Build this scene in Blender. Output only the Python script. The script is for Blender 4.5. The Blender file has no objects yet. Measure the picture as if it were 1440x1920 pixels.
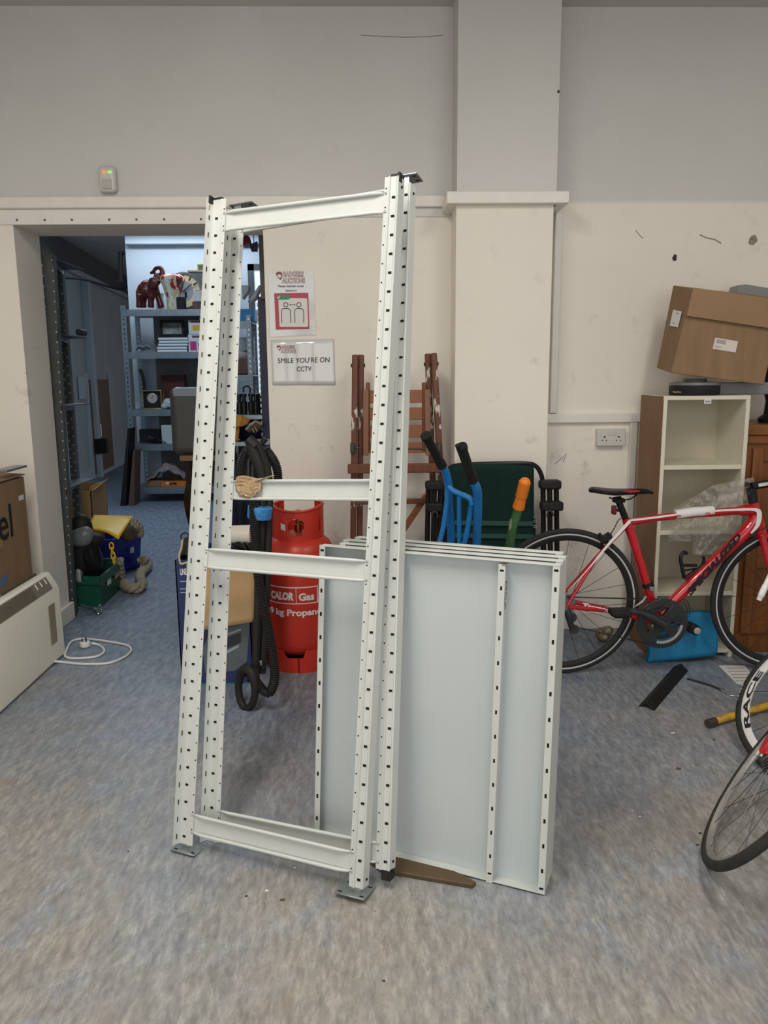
import bpy, bmesh, math, random
from mathutils import Vector, Matrix, noise as mnoise
sc = bpy.context.scene
col = sc.collection
PI = math.pi
R = math.radians

# ------------------------------------------------------------------ camera
FPX = 1443.0; CAMH = 1.33
TH, PSI, ROLL = R(10.0), R(1.3), R(-0.5)
fwd = Vector((math.sin(PSI)*math.cos(TH), math.cos(PSI)*math.cos(TH), -math.sin(TH)))
r0 = Vector((math.cos(PSI), -math.sin(PSI), 0)); u0 = r0.cross(fwd)
cr = r0*math.cos(ROLL) + u0*math.sin(ROLL); cu = u0*math.cos(ROLL) - r0*math.sin(ROLL)
cam_d = bpy.data.cameras.new('camera'); cam = bpy.data.objects.new('camera', cam_d); col.objects.link(cam)
cam_d.sensor_fit = 'VERTICAL'; cam_d.sensor_height = 36.0; cam_d.lens = FPX/1920*36.0
cam_d.clip_start = 0.05; cam_d.clip_end = 100
cam.matrix_world = Matrix(((cr.x, cu.x, -fwd.x, 0), (cr.y, cu.y, -fwd.y, 0), (cr.z, cu.z, -fwd.z, CAMH), (0, 0, 0, 1)))
sc.camera = cam
CO = Vector((0, 0, CAMH))

# ------------------------------------------------------------------ light and exposure
sc.view_settings.view_transform = 'Standard'; sc.view_settings.look = 'None'
sc.view_settings.gamma = 1.0; sc.view_settings.use_curve_mapping = False
sc.view_settings.exposure = 0.2
w = bpy.data.worlds.new('world'); sc.world = w; w.use_nodes = True
w.node_tree.nodes['Background'].inputs[0].default_value = (0.95, 0.96, 1.0, 1)
w.node_tree.nodes['Background'].inputs[1].default_value = 0.32

def area(name, loc, rot, sx, sy, power, colr):
    d = bpy.data.lights.new(name, 'AREA'); d.shape = 'RECTANGLE'; d.size = sx; d.size_y = sy
    d.energy = power; d.color = colr
    o = bpy.data.objects.new(name, d); o.location = loc; o.rotation_euler = rot; col.objects.link(o)
    return o
area('shopfront_daylight', (0.2, -3.6, 1.7), (R(90), 0, 0), 4.4, 2.4, 66, (0.98, 0.98, 0.97))
area('ceiling_tube_light', (-0.7, 1.0, 2.96), (0, 0, 0), 0.25, 1.5, 42, (1.0, 0.95, 0.86))
area('ceiling_tube_light', (1.3, 1.3, 2.96), (0, 0, 0), 0.25, 1.5, 24, (1.0, 0.95, 0.86))
area('back_room_tube_light', (-1.9, 6.6, 2.95), (0, 0, 0), 1.5, 0.3, 30, (0.74, 0.87, 1.0))
area('back_room_tube_light', (-1.9, 8.55, 2.9), (R(-4), 0, 0), 1.6, 0.2, 13, (0.74, 0.87, 1.0))

# ------------------------------------------------------------------ helpers
def _ray(u, v): return fwd + cr*((u-720)/FPX) + cu*((960-v)/FPX)
def T(u, v, y):                       # point seen at pixel (u, v) lying at distance y
    d = _ray(u, v); return CO + d*(y/d.y)
def F(u, v, z=0.0):                   # point seen at pixel (u, v) lying at height z
    d = _ray(u, v); return CO + d*((z-CAMH)/d.z)
def V(*a): return Vector(a)

MATS = {}
def mat(name, c, rough=0.55, metal=0.0, c2=None, scale=6.0, amt=0.5, bump=0.0, bscale=60.0, coord='Object', stretch=None, detail=4.0, alpha=None, emis=None, spec=None, coat=0.0, flecks=None):
    if name in MATS: return MATS[name]
    m = bpy.data.materials.new(name); m.use_nodes = True; nt = m.node_tree; b = nt.nodes['Principled BSDF']
    b.inputs['Base Color'].default_value = (*c, 1); b.inputs['Roughness'].default_value = rough; b.inputs['Metallic'].default_value = metal
    if spec is None and max(c) < .04: spec = .22
    if spec is not None: b.inputs['Specular IOR Level'].default_value = spec
    if coat: b.inputs['Coat Weight'].default_value = coat; b.inputs['Coat Roughness'].default_value = 0.12
    if c2 or bump:
        tc = nt.nodes.new('ShaderNodeTexCoord'); mp = nt.nodes.new('ShaderNodeMapping')
        nt.links.new(tc.outputs[coord], mp.inputs[0])
        if stretch: mp.inputs['Scale'].default_value = stretch
    if c2:
        n = nt.nodes.new('ShaderNodeTexNoise'); n.inputs['Scale'].default_value = scale; n.inputs['Detail'].default_value = detail
        nt.links.new(mp.outputs[0], n.inputs['Vector'])
        r = nt.nodes.new('ShaderNodeValToRGB'); r.color_ramp.elements[0].position = 0.5-amt*0.5; r.color_ramp.elements[1].position = 0.5+amt*0.5
        r.color_ramp.elements[0].color = (*c, 1); r.color_ramp.elements[1].color = (*c2, 1)
        nt.links.new(n.outputs['Fac'], r.inputs[0]); nt.links.new(r.outputs[0], b.inputs['Base Color'])
        if flecks:                     # chipped paint spots
            n5 = nt.nodes.new('ShaderNodeTexNoise'); n5.inputs['Scale'].default_value = 16; n5.inputs['Detail'].default_value = 5
            mp5 = nt.nodes.new('ShaderNodeMapping'); mp5.inputs['Scale'].default_value = (2,2,.8); nt.links.new(tc.outputs['Object'], mp5.inputs[0]); nt.links.new(mp5.outputs[0], n5.inputs['Vector'])
            r5 = nt.nodes.new('ShaderNodeMapRange'); r5.inputs[1].default_value = .60; r5.inputs[2].default_value = .63; nt.links.new(n5.outputs['Fac'], r5.inputs[0])
            x5 = nt.nodes.new('ShaderNodeMix'); x5.data_type = 'RGBA'; nt.links.new(r5.outputs[0], x5.inputs[0]); nt.links.new(r.outputs[0], x5.inputs[6]); x5.inputs[7].default_value = (*flecks, 1); nt.links.new(x5.outputs[2], b.inputs['Base Color'])
    if bump:
        n2 = nt.nodes.new('ShaderNodeTexNoise'); n2.inputs['Scale'].default_value = bscale; n2.inputs['Detail'].default_value = 3
        nt.links.new(mp.outputs[0], n2.inputs['Vector'])
        bp = nt.nodes.new('ShaderNodeBump'); bp.inputs['Strength'].default_value = bump; bp.inputs['Distance'].default_value = 0.01
        nt.links.new(n2.outputs['Fac'], bp.inputs['Height']); nt.links.new(bp.outputs[0], b.inputs['Normal'])
    if alpha is not None: b.inputs['Alpha'].default_value = alpha
    if emis: b.inputs['Emission Color'].default_value = (*emis[0], 1); b.inputs['Emission Strength'].default_value = emis[1]
    MATS[name] = m; return m

class MB:
    def __init__(s, M=None): s.v = []; s.f = []; s.mi = []; s.M = M; s.cur = 0; s.sm = True
    def add(s, vs, fs):
        o = len(s.v)
        s.v += [(s.M @ Vector(p)) if s.M else Vector(p) for p in vs]
        s.f += [tuple(i+o for i in f) for f in fs]; s.mi += [s.cur]*len(fs); return s
    def hexa(s, p):                    # bottom ring of 4, top ring of 4
        return s.add(p, [(3,2,1,0), (4,5,6,7), (0,1,5,4), (1,2,6,5), (2,3,7,6), (3,0,4,7)])
    def box(s, a, b):
        x0,y0,z0 = a; x1,y1,z1 = b
        return s.hexa([(x0,y0,z0),(x1,y0,z0),(x1,y1,z0),(x0,y1,z0),(x0,y0,z1),(x1,y0,z1),(x1,y1,z1),(x0,y1,z1)])
    def cbox(s, c, d, rot=None):
        h = [Vector(((i&1)*2-1, ((i>>1)&1)*2-1, ((i>>2)&1)*2-1)) for i in (0,1,3,2,4,5,7,6)]
        ps = []
        for k in h:
            q = Vector((k.x*d[0]/2, k.y*d[1]/2, k.z*d[2]/2))
            if rot: q = rot @ q
            ps.append(Vector(c)+q)
        return s.hexa(ps)
    def extr(s, pts, vec):             # planar outline extruded along vec
        n = len(pts); vec = Vector(vec)
        ps = [Vector(p) for p in pts] + [Vector(p)+vec for p in pts]
        return s.add(ps, [tuple(range(n-1,-1,-1)), tuple(range(n,2*n))] + [(i,(i+1)%n,(i+1)%n+n,i+n) for i in range(n)])
    def bar(s, a, b, wd, th, up=(0,0,1)):   # square bar from a to b
        a = Vector(a); b = Vector(b); d = (b-a).normalized(); x = d.cross(Vector(up))
        if x.length < 1e-4: x = d.cross(Vector((1,0,0)))
        x.normalize(); y = x.cross(d)
        q = [x*(-wd/2)+y*(-th/2), x*(wd/2)+y*(-th/2), x*(wd/2)+y*(th/2), x*(-wd/2)+y*(th/2)]
        return s.hexa([a+k for k in q]+[b+k for k in q])
    def tube(s, path, r, n=10, closed=False, cap=True):
        P = [Vector(p) for p in path]; m = len(P)
        rs = r if isinstance(r, (list, tuple)) else [r]*m
        rings = []; prev = None
        for i in range(m):
            if closed: d = P[(i+1)%m]-P[i-1]
            else: d = P[min(i+1,m-1)]-P[max(i-1,0)]
            if d.length < 1e-9: d = Vector((0,0,1))
            d.normalize()
            if prev is None:
                x = d.orthogonal().normalized()
            else:
                x = prev - d*prev.dot(d)
                if x.length < 1e-6: x = d.orthogonal()
                x.normalize()
            prev = x; y = d.cross(x)
            rings.append([P[i]+(x*math.cos(2*PI*k/n)+y*math.sin(2*PI*k/n))*rs[i] for k in range(n)])
        vs = [p for rg in rings for p in rg]; fs = []
        for i in range(m if closed else m-1):
            a = i*n; b = ((i+1)%m)*n
            for k in range(n): fs.append((a+k, a+(k+1)%n, b+(k+1)%n, b+k))
        if cap and not closed: fs += [tuple(range(n-1,-1,-1)), tuple(range((m-1)*n, m*n))]
        return s.add(vs, fs)
    def lathe(s, prof, c, axis=(0,0,1), n=32, sx=1.0):
        ax = Vector(axis).normalized(); x = ax.orthogonal().normalized() if abs(ax.z) < .999 else Vector((1,0,0)); y = ax.cross(x); c = Vector(c)
        vs = []; fs = []
        for (rr, z) in prof:
            for k in range(n): vs.append(c+ax*z+(x*math.cos(2*PI*k/n)*sx+y*math.sin(2*PI*k/n))*max(rr,1e-5))
        for i in range(len(prof)-1):
            for k in range(n): fs.append((i*n+k, i*n+(k+1)%n, (i+1)*n+(k+1)%n, (i+1)*n+k))
        fs += [tuple(range(n-1,-1,-1)), tuple(range((len(prof)-1)*n, len(prof)*n))]
        return s.add(vs, fs)
    def ring(s, c, nrm, rad, prof, n=72, a0=0, a1=2*PI):   # prof: closed (radial, axial) section
        nm = Vector(nrm).normalized(); x = nm.orthogonal().normalized(); y = nm.cross(x); c = Vector(c); m = len(prof)
        full = abs(a1-a0-2*PI) < 1e-6; cnt = n if full else n+1; vs = []; fs = []
        for i in range(cnt):
            a = a0+(a1-a0)*i/n; d = x*math.cos(a)+y*math.sin(a)
            for (pr, pa) in prof: vs.append(c+d*(rad+pr)+nm*pa)
        for i in range(n):
            j = (i+1) % cnt
            for k in range(m): fs.append((i*m+k, j*m+k, j*m+(k+1)%m, i*m+(k+1)%m))
        return s.add(vs, fs)
    def ball(s, c, r, n=16, m=10, rot=None):
        if not isinstance(r, (tuple, list)): r = (r, r, r)
        vs = []; fs = []
        for i in range(m+1):
            t = PI*i/m
            for k in range(n):
                q = Vector((r[0]*math.sin(t)*math.cos(2*PI*k/n), r[1]*math.sin(t)*math.sin(2*PI*k/n), -r[2]*math.cos(t)))
                if rot: q = rot @ q
                vs.append(Vector(c)+q)
        for i in range(m):
            for k in range(n): fs.append((i*n+k, i*n+(k+1)%n, (i+1)*n+(k+1)%n, (i+1)*n+k))
        return s.add(vs, fs)
    def grid(s, fn, nu, nv, th=None):
        vs = [Vector(fn(i/nu, j/nv)) for j in range(nv+1) for i in range(nu+1)]
        fs = [(j*(nu+1)+i, j*(nu+1)+i+1, (j+1)*(nu+1)+i+1, (j+1)*(nu+1)+i) for j in range(nv) for i in range(nu)]
        return s.add(vs, fs)
    def build(s, name, mats, parent=None, bevel=0.0, smooth=True, seg=2, solid=0.0, remesh=0.0, subsurf=0, ang=38):
        if not isinstance(mats, (list, tuple)): mats = [mats]
        me = bpy.data.meshes.new(name)
        c = Vector((0,0,0))
        lo = Vector([min(p[i] for p in s.v) for i in range(3)]); hi = Vector([max(p[i] for p in s.v) for i in range(3)]); c = (lo+hi)/2
        me.from_pydata([p-c for p in s.v], [], s.f); me.update()
        for m in mats: me.materials.append(m)
        for p, k in zip(me.polygons, s.mi): p.material_index = k
        bm = bmesh.new(); bm.from_mesh(me)
        if remesh or True:
            bmesh.ops.remove_doubles(bm, verts=bm.verts, dist=1e-6)
        bmesh.ops.recalc_face_normals(bm, faces=bm.faces); bm.to_mesh(me); bm.free()
        if smooth:
            for p in me.polygons: p.use_smooth = True
            try: me.set_sharp_from_angle(angle=R(ang))
            except Exception: pass
        o = bpy.data.objects.new(name, me); col.objects.link(o)
        if parent is not None:
            o.parent = parent; o.matrix_parent_inverse = wm(parent).inverted()
        o.location = c
        if solid:
            md = o.modifiers.new('solid', 'SOLIDIFY'); md.thickness = solid; md.offset = 0
        if remesh:
            md = o.modifiers.new('remesh', 'REMESH'); md.mode = 'VOXEL'; md.voxel_size = remesh; md.use_smooth_shade = True
            md = o.modifiers.new('smooth', 'SMOOTH'); md.iterations = 4
        if bevel:
            md = o.modifiers.new('bevel', 'BEVEL'); md.width = bevel; md.segments = seg; md.limit_method = 'ANGLE'; md.angle_limit = R(40)
        if subsurf:
            md = o.modifiers.new('sub', 'SUBSURF'); md.levels = subsurf; md.render_levels = subsurf
        return o
def wm(o):
    m = o.matrix_basis.copy()
    if o.parent is not None: m = wm(o.parent) @ o.matrix_parent_inverse @ m
    return m
def tag(o, label, cat, group=None, kind=None):
    o['label'] = label; o['category'] = cat
    if group: o['group'] = group
    if kind: o['kind'] = kind
    return o
def thing(name, label, cat, loc=(0,0,0), group=None, M=None):
    o = bpy.data.objects.new(name, None); col.objects.link(o); o.empty_display_size = 0.05
    if M is not None: o.matrix_basis = M
    else: o.location = loc
    return tag(o, label, cat, group)
def struct(o): o['kind'] = 'structure'; return o
def text(name, s, p0, xdir, ydir, width, height, m, parent, depth=0.0006, shear=0.0, bend=None, bold=0.0, wrap=None):
    """lettering fitted to width x height, lower left corner at p0; xdir/ydir are unit vectors on the surface"""
    cu_ = bpy.data.curves.new(name, 'FONT'); cu_.body = s; cu_.size = 1.0; cu_.extrude = 0.0; cu_.offset = bold; cu_.shear = shear; cu_.resolution_u = 3
    to = bpy.data.objects.new('tmp', cu_); col.objects.link(to)
    dg = bpy.context.evaluated_depsgraph_get(); me0 = to.evaluated_get(dg).to_mesh()
    vs = [v.co.copy() for v in me0.vertices]; fs = [tuple(p.vertices) for p in me0.polygons]
    to.evaluated_get(dg).to_mesh_clear(); bpy.data.objects.remove(to); bpy.data.curves.remove(cu_)
    x0 = min(v.x for v in vs); x1 = max(v.x for v in vs); y0 = min(v.y for v in vs); y1 = max(v.y for v in vs)
    X = Vector(xdir).normalized(); Y = Vector(ydir).normalized(); N = X.cross(Y).normalized(); p0 = Vector(p0)
    b = MB()
    out = []
    for v in vs:
        a = (v.x-x0)/(x1-x0)*width; c = (v.y-y0)/(y1-y0)*height
        out.append(bend(a, c) if bend else p0+X*a+Y*c+N*depth)
    b.add(out, fs)
    return b.build(name, m, parent, smooth=False)
def copy_tree(o, parent=None):
    c = o.copy(); col.objects.link(c)
    if parent is not None: c.parent = parent
    for ch in list(o.children): copy_tree(ch, c)
    return c
def spline(pts, n=8, closed=False):
    P = [Vector(p) for p in pts]; m = len(P); out = []
    for i in range(m if closed else m-1):
        if closed: a, b, c, d = P[i-1], P[i], P[(i+1)%m], P[(i+2)%m]
        else: a, b, c, d = P[max(i-1,0)], P[i], P[i+1], P[min(i+2,m-1)]
        for k in range(n):
            t = k/n
            out.append(0.5*((2*b)+(c-a)*t+(2*a-5*b+4*c-d)*t*t+(3*b-a-3*c+d)*t**3))
    if not closed: out.append(P[-1])
    return out

# ------------------------------------------------------------------ materials
def wall_mat():
    m = bpy.data.materials.new('painted_wall'); m.use_nodes = True; nt = m.node_tree; b = nt.nodes['Principled BSDF']; L = nt.links; N = nt.nodes.new
    geo = N('ShaderNodeNewGeometry'); sep = N('ShaderNodeSeparateXYZ'); L.new(geo.outputs['Position'], sep.inputs[0])
    # the paint above the picture rail is a colder grey than the cream below it
    mr = N('ShaderNodeMapRange'); mr.inputs[1].default_value = 2.14; mr.inputs[2].default_value = 2.16; L.new(sep.outputs['Z'], mr.inputs[0])
    mx = N('ShaderNodeMix'); mx.data_type = 'RGBA'; mx.inputs[6].default_value = (0.86, 0.805, 0.725, 1); mx.inputs[7].default_value = (0.665, 0.65, 0.63, 1); L.new(mr.outputs[0], mx.inputs[0])
    n = N('ShaderNodeTexNoise'); n.inputs['Scale'].default_value = 1.3; n.inputs['Detail'].default_value = 6; L.new(geo.outputs['Position'], n.inputs['Vector'])
    r = N('ShaderNodeMapRange'); r.inputs[1].default_value = .3; r.inputs[2].default_value = .75; r.inputs[3].default_value = 1.0; r.inputs[4].default_value = .9; L.new(n.outputs['Fac'], r.inputs[0])
    # scuffs: small sparse darker smudges, low on the wall
    n2 = N('ShaderNodeTexNoise'); n2.inputs['Scale'].default_value = 7; n2.inputs['Detail'].default_value = 8; n2.inputs['Roughness'].default_value = .7; L.new(geo.outputs['Position'], n2.inputs['Vector'])
    r2 = N('ShaderNodeMapRange'); r2.inputs[1].default_value = .6; r2.inputs[2].default_value = .78; r2.inputs[3].default_value = 0; r2.inputs[4].default_value = .45; L.new(n2.outputs['Fac'], r2.inputs[0])
    r3 = N('ShaderNodeMapRange'); r3.inputs[1].default_value = 0.9; r3.inputs[2].default_value = 2.3; r3.inputs[3].default_value = 1; r3.inputs[4].default_value = .12; L.new(sep.outputs['Z'], r3.inputs[0])
    mu = N('ShaderNodeMath'); mu.operation = 'MULTIPLY'; L.new(r2.outputs[0], mu.inputs[0]); L.new(r3.outputs[0], mu.inputs[1])
    sub = N('ShaderNodeMath'); sub.operation = 'SUBTRACT'; L.new(r.outputs[0], sub.inputs[0]); L.new(mu.outputs[0], sub.inputs[1])
    vm = N('ShaderNodeVectorMath'); vm.operation = 'SCALE'; L.new(mx.outputs[2], vm.inputs[0]); L.new(sub.outputs[0], vm.inputs['Scale'])
    L.new(vm.outputs[0], b.inputs['Base Color']); b.inputs['Roughness'].default_value = .62
    n3 = N('ShaderNodeTexNoise'); n3.inputs['Scale'].default_value = 35; n3.inputs['Detail'].default_value = 4; L.new(geo.outputs['Position'], n3.inputs['Vector'])
    bp = N('ShaderNodeBump'); bp.inputs['Strength'].default_value = .12; bp.inputs['Distance'].default_value = .01; L.new(n3.outputs['Fac'], bp.inputs['Height']); L.new(bp.outputs[0], b.inputs['Normal'])
    return m
def floor_mat():
    m = bpy.data.materials.new('vinyl_floor'); m.use_nodes = True; nt = m.node_tree; b = nt.nodes['Principled BSDF']; L = nt.links; N = nt.nodes.new
    geo = N('ShaderNodeNewGeometry')
    def noise(scale, detail, rough, vec):
        n = N('ShaderNodeTexNoise'); n.inputs['Scale'].default_value = scale; n.inputs['Detail'].default_value = detail; n.inputs['Roughness'].default_value = rough; L.new(vec, n.inputs['Vector']); return n.outputs['Fac']
    def mapping(rot, sc_):
        mp = N('ShaderNodeMapping'); mp.inputs['Rotation'].default_value = (0,0,rot); mp.inputs['Scale'].default_value = sc_; L.new(geo.outputs['Position'], mp.inputs[0]); return mp.outputs[0]
    def ramp(fac, stops):
        r = N('ShaderNodeValToRGB'); e = r.color_ramp.elements
        while len(e) < len(stops): e.new(.5)
        for k, (p, c) in zip(e, stops): k.position = p; k.color = (*c, 1)
        L.new(fac, r.inputs[0]); return r.outputs[0]
    def mix(f, a, b_, mode='MIX'):
        x = N('ShaderNodeMix'); x.data_type = 'RGBA'; x.blend_type = mode
        if isinstance(f, float): x.inputs[0].default_value = f
        else: L.new(f, x.inputs[0])
        L.new(a, x.inputs[6]); L.new(b_, x.inputs[7]); return x.outputs[2]
    mr = lambda f, a, b_, c, d: (lambda q: (setattr(q.inputs[1], 'default_value', a), setattr(q.inputs[2], 'default_value', b_), setattr(q.inputs[3], 'default_value', c), setattr(q.inputs[4], 'default_value', d), L.new(f, q.inputs[0]), q.outputs[0])[-1])(N('ShaderNodeMapRange'))
    st = noise(13.0, 9, .66, mapping(R(-22), (2.8, .75, 1)))         # diagonal strokes of the marbling
    st2 = noise(34.0, 6, .7, mapping(R(-30), (2.2, .8, 1)))
    st3 = noise(14.0, 9, .68, mapping(R(-12), (2.8, .75, 1)))
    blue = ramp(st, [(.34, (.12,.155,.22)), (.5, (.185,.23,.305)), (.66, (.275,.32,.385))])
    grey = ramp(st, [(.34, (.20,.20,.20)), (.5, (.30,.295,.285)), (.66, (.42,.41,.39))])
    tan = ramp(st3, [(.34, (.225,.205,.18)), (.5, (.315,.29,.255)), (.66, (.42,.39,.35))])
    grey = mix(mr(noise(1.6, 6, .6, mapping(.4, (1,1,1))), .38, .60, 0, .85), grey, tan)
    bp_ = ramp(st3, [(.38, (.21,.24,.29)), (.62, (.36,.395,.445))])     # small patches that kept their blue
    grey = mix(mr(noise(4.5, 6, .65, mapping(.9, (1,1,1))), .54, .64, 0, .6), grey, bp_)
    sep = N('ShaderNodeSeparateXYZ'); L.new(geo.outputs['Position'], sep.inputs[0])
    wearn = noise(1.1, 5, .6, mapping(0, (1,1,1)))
    y = mr(sep.outputs['Y'], 1.2, 4.2, .27, -.30)                    # grey from wear near by; bluer with distance, cool back light painted in
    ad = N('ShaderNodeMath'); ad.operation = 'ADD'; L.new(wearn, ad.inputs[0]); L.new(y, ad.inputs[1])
    wear_light = mr(ad.outputs[0], .3, .72, 0, 1)
    c = mix(wear_light, blue, grey)
    s2 = ramp(st2, [(.40, (.80,.80,.80)), (.60, (1.09,1.09,1.09))]); c = mix(1.0, c, s2, 'MULTIPLY')
    dirt = noise(2.3, 7, .66, mapping(1.0, (1,1,1))); d = mr(dirt, .56, .74, 0, .7)
    bc = N('ShaderNodeRGB'); bc.outputs[0].default_value = (.30,.22,.14,1)
    dd = N('ShaderNodeMath'); dd.operation = 'MULTIPLY'; L.new(d, dd.inputs[0]); L.new(wear_light, dd.inputs[1])
    c = mix(dd.outputs[0], c, bc.outputs[0])
    sp = noise(75, 2, .5, mapping(0, (1,1,1))); s3 = mr(sp, .71, .76, 0, .6)
    wc = N('ShaderNodeRGB'); wc.outputs[0].default_value = (.12,.09,.07,1); c = mix(s3, c, wc.outputs[0])
    L.new(c, b.inputs['Base Color'])
    ro = mr(st2, .3, .7, .36, .52); L.new(ro, b.inputs['Roughness'])
    bp = N('ShaderNodeBump'); bp.inputs['Strength'].default_value = .05; L.new(st2, bp.inputs['Height']); L.new(bp.outputs[0], b.inputs['Normal'])
    return m
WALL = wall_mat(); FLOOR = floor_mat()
TRIM = mat('trim_paint', (.84,.80,.74), .45, c2=(.76,.72,.66), scale=9, amt=.6)
TRIMG = mat('grey_trim_paint', (.68,.66,.63), .5, c2=(.62,.60,.57), scale=9, amt=.6)
CEIL = mat('ceiling_paint', (.6,.6,.58), .8, c2=(.55,.55,.53), scale=3, bump=.1)
COOLW = mat('pale_blue_wall_paint', (.62,.68,.74), .7, c2=(.56,.62,.69), scale=3)
GREYW = mat('blue_grey_wall_paint', (.42,.49,.51), .7, c2=(.36,.42,.44), scale=3, bump=.08)
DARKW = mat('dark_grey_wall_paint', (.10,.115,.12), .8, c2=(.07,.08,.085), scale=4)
RACK = mat('white_powder_coat', (.615,.635,.61), .34, c2=(.57,.595,.575), scale=14, amt=.6)
PAN = mat('shelf_grey_white_enamel', (.53,.58,.59), .34, c2=(.49,.54,.55), scale=5, amt=.6)
BLACK = mat('shaded_slot_black', (.008,.008,.008), .9)  # solid black pieces paint the shade inside slots and holes
RUST = mat('rust', (.30,.12,.04), .9, c2=(.5,.3,.15), scale=40)
CAPM = mat('black_plastic', (.022,.022,.021), .5)
BLKG = mat('gloss_black', (.012,.012,.014), .22)
RUBBER = mat('tyre_rubber', (.022,.022,.022), .7, c2=(.035,.034,.032), scale=50)
ZINC = mat('zinc_plate', (.42,.45,.45), .38, .85, c2=(.33,.36,.36), scale=25)
GALV = mat('galvanised_steel', (.34,.38,.42), .42, .8, c2=(.24,.28,.32), scale=16)
DKST = mat('dark_grey_steel', (.085,.09,.085), .5, .2, c2=(.06,.062,.06), scale=8)
STEEL = mat('bright_steel', (.6,.6,.6), .25, 1.0)
REDG = mat('red_cylinder_paint', (.54,.026,.015), .36, c2=(.60,.04,.02), scale=9, bump=.08, bscale=40)
WHITEP = mat('white_paint', (.78,.77,.75), .45)
WOODM = mat('brown_stained_wood', (.12,.035,.014), .45, c2=(.19,.06,.022), scale=10, stretch=(6,6,.7), bump=.1)
WOODW = mat('worn_varnished_wood', (.10,.030,.013), .5, c2=(.17,.055,.025), scale=10, amt=.5, stretch=(5,5,1.1), detail=6, flecks=(.62,.56,.50))
WOODO = mat('orange_varnished_slats', (.30,.105,.035), .42, c2=(.20,.06,.02), scale=8, stretch=(.8,5,8))
CARD = mat('brown_cardboard', (.275,.17,.09), .8, c2=(.21,.125,.065), scale=5, stretch=(4,4,.5), amt=.5, bump=.2, bscale=9)
CARDD = mat('cardboard_dark_side', (.30,.185,.10), .8, c2=(.25,.15,.08), scale=5)
CARDL = mat('tan_cardboard', (.47,.31,.15), .8, c2=(.40,.25,.12), scale=6)
TAPE = mat('brown_parcel_tape', (.33,.215,.12), .18, c2=(.42,.29,.17), scale=30, bump=.6, bscale=22)
CREAM = mat('cream_enamel', (.88,.85,.73), .42, c2=(.84,.81,.69), scale=6)
GRILLE = mat('brown_grey_grille', (.20,.175,.13), .6)
BLUEP = mat('bright_blue_paint', (.008,.18,.52), .32, c2=(.012,.22,.58), scale=7)
GREENC = mat('dark_green_canvas', (.004,.021,.017), .8, c2=(.006,.028,.022), scale=30, bump=.12, bscale=300)
ORANGE = mat('orange_rubber', (.85,.22,.015), .42)
GREENP = mat('chipped_green_paint', (.045,.12,.04), .45, c2=(.06,.15,.055), scale=20, flecks=(.35,.33,.25))
BIKER = mat('metallic_red', (.50,.004,.014), .22, coat=.6)
MATB = mat('matt_black', (.018,.018,.018), .55)
CRANK = mat('dark_grey_anodised', (.06,.065,.07), .3, .6)
RIMS = mat('grey_rim', (.45,.45,.46), .35, .3)
LAMW = mat('cream_laminate', (.70,.665,.55), .45, c2=(.66,.62,.5), scale=4)
LAMI = mat('cream_laminate_back', (.52,.47,.36), .6)
MDF = mat('brown_hardboard', (.24,.125,.055), .6, c2=(.19,.095,.04), scale=6, stretch=(3,3,.8))
OAK = mat('dark_orange_oak', (.24,.085,.018), .35, c2=(.14,.045,.01), scale=6, stretch=(7,7,.6), detail=6)
BAGB = mat('blue_bag_plastic', (.006,.20,.42), .5, c2=(.01,.25,.5), scale=10, bump=.15, bscale=400)
NAVY = mat('navy_blue_steel', (.008,.012,.05), .45)
PAPER = mat('white_paper', (.72,.71,.69), .5)
INK = mat('black_ink', (.02,.02,.02), .6)
GREYT = mat('grey_smudge_print', (.35,.34,.33), .7)

# ------------------------------------------------------------------ the room
WY = 3.9; BY = 4.2; CY = 3.70
DXL, DXR, DZ = -1.672, -0.483, 2.057
CZ = 3.01
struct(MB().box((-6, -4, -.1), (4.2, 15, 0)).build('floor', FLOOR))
struct(MB().box((-2.3, -4, CZ), (4.2, BY, CZ+.1)).build('ceiling', CEIL))
struct(MB().box((-6, BY, CZ), (4.2, 15, CZ+.1)).build('ceiling', CEIL))
b = MB().box((-2.3, WY, 0), (DXL, BY, CZ)).box((DXL, WY, DZ), (DXR, BY, CZ)).box((DXR, WY, 0), (4.2, BY, CZ))
struct(b.build('wall_back', WALL))
struct(MB().box((-2.3, -4, 0), (-2.05, WY, CZ)).build('wall_left', WALL))
struct(MB().box((4.0, -4, 0), (4.2, WY, CZ)).build('wall_right', WALL))
# column with its ledge
cx0 = T(858, 200, CY).x; cx1 = T(1048, 200, CY).x; dx0 = T(854, 600, CY).x; dx1 = T(1032, 600, CY).x
lz0 = T(950, 381, CY-.04).z; lz1 = T(950, 358, CY-.04).z
b = MB().box((dx0, CY, 0), (dx1, WY, lz0)).box((cx0, CY, lz0), (cx1, WY, CZ))
struct(b.build('trim_1', WALL))
struct(MB().box((T(838,370,CY-.04).x, CY-.04, lz0), (T(1068,370,CY-.04).x, WY, lz1)).build('trim_2', TRIM, bevel=.004))
# picture rail and the board under it
rz1, rz0 = 2.181, 2.127
struct(MB().box((-2.05, WY-.028, rz0), (T(834,380,3.88).x, WY, rz1)).build('trim_3', TRIM, bevel=.006))
struct(MB().box((-2.05, WY-.008, DZ), (DXR-.02, WY, rz0)).build('trim_4', TRIM, bevel=.002))
struct(MB().box((DXR+.02, WY-.006, 2.085), (T(845,400,3.89).x, WY, rz0)).build('trim_5', TRIMG, bevel=.002))
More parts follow.
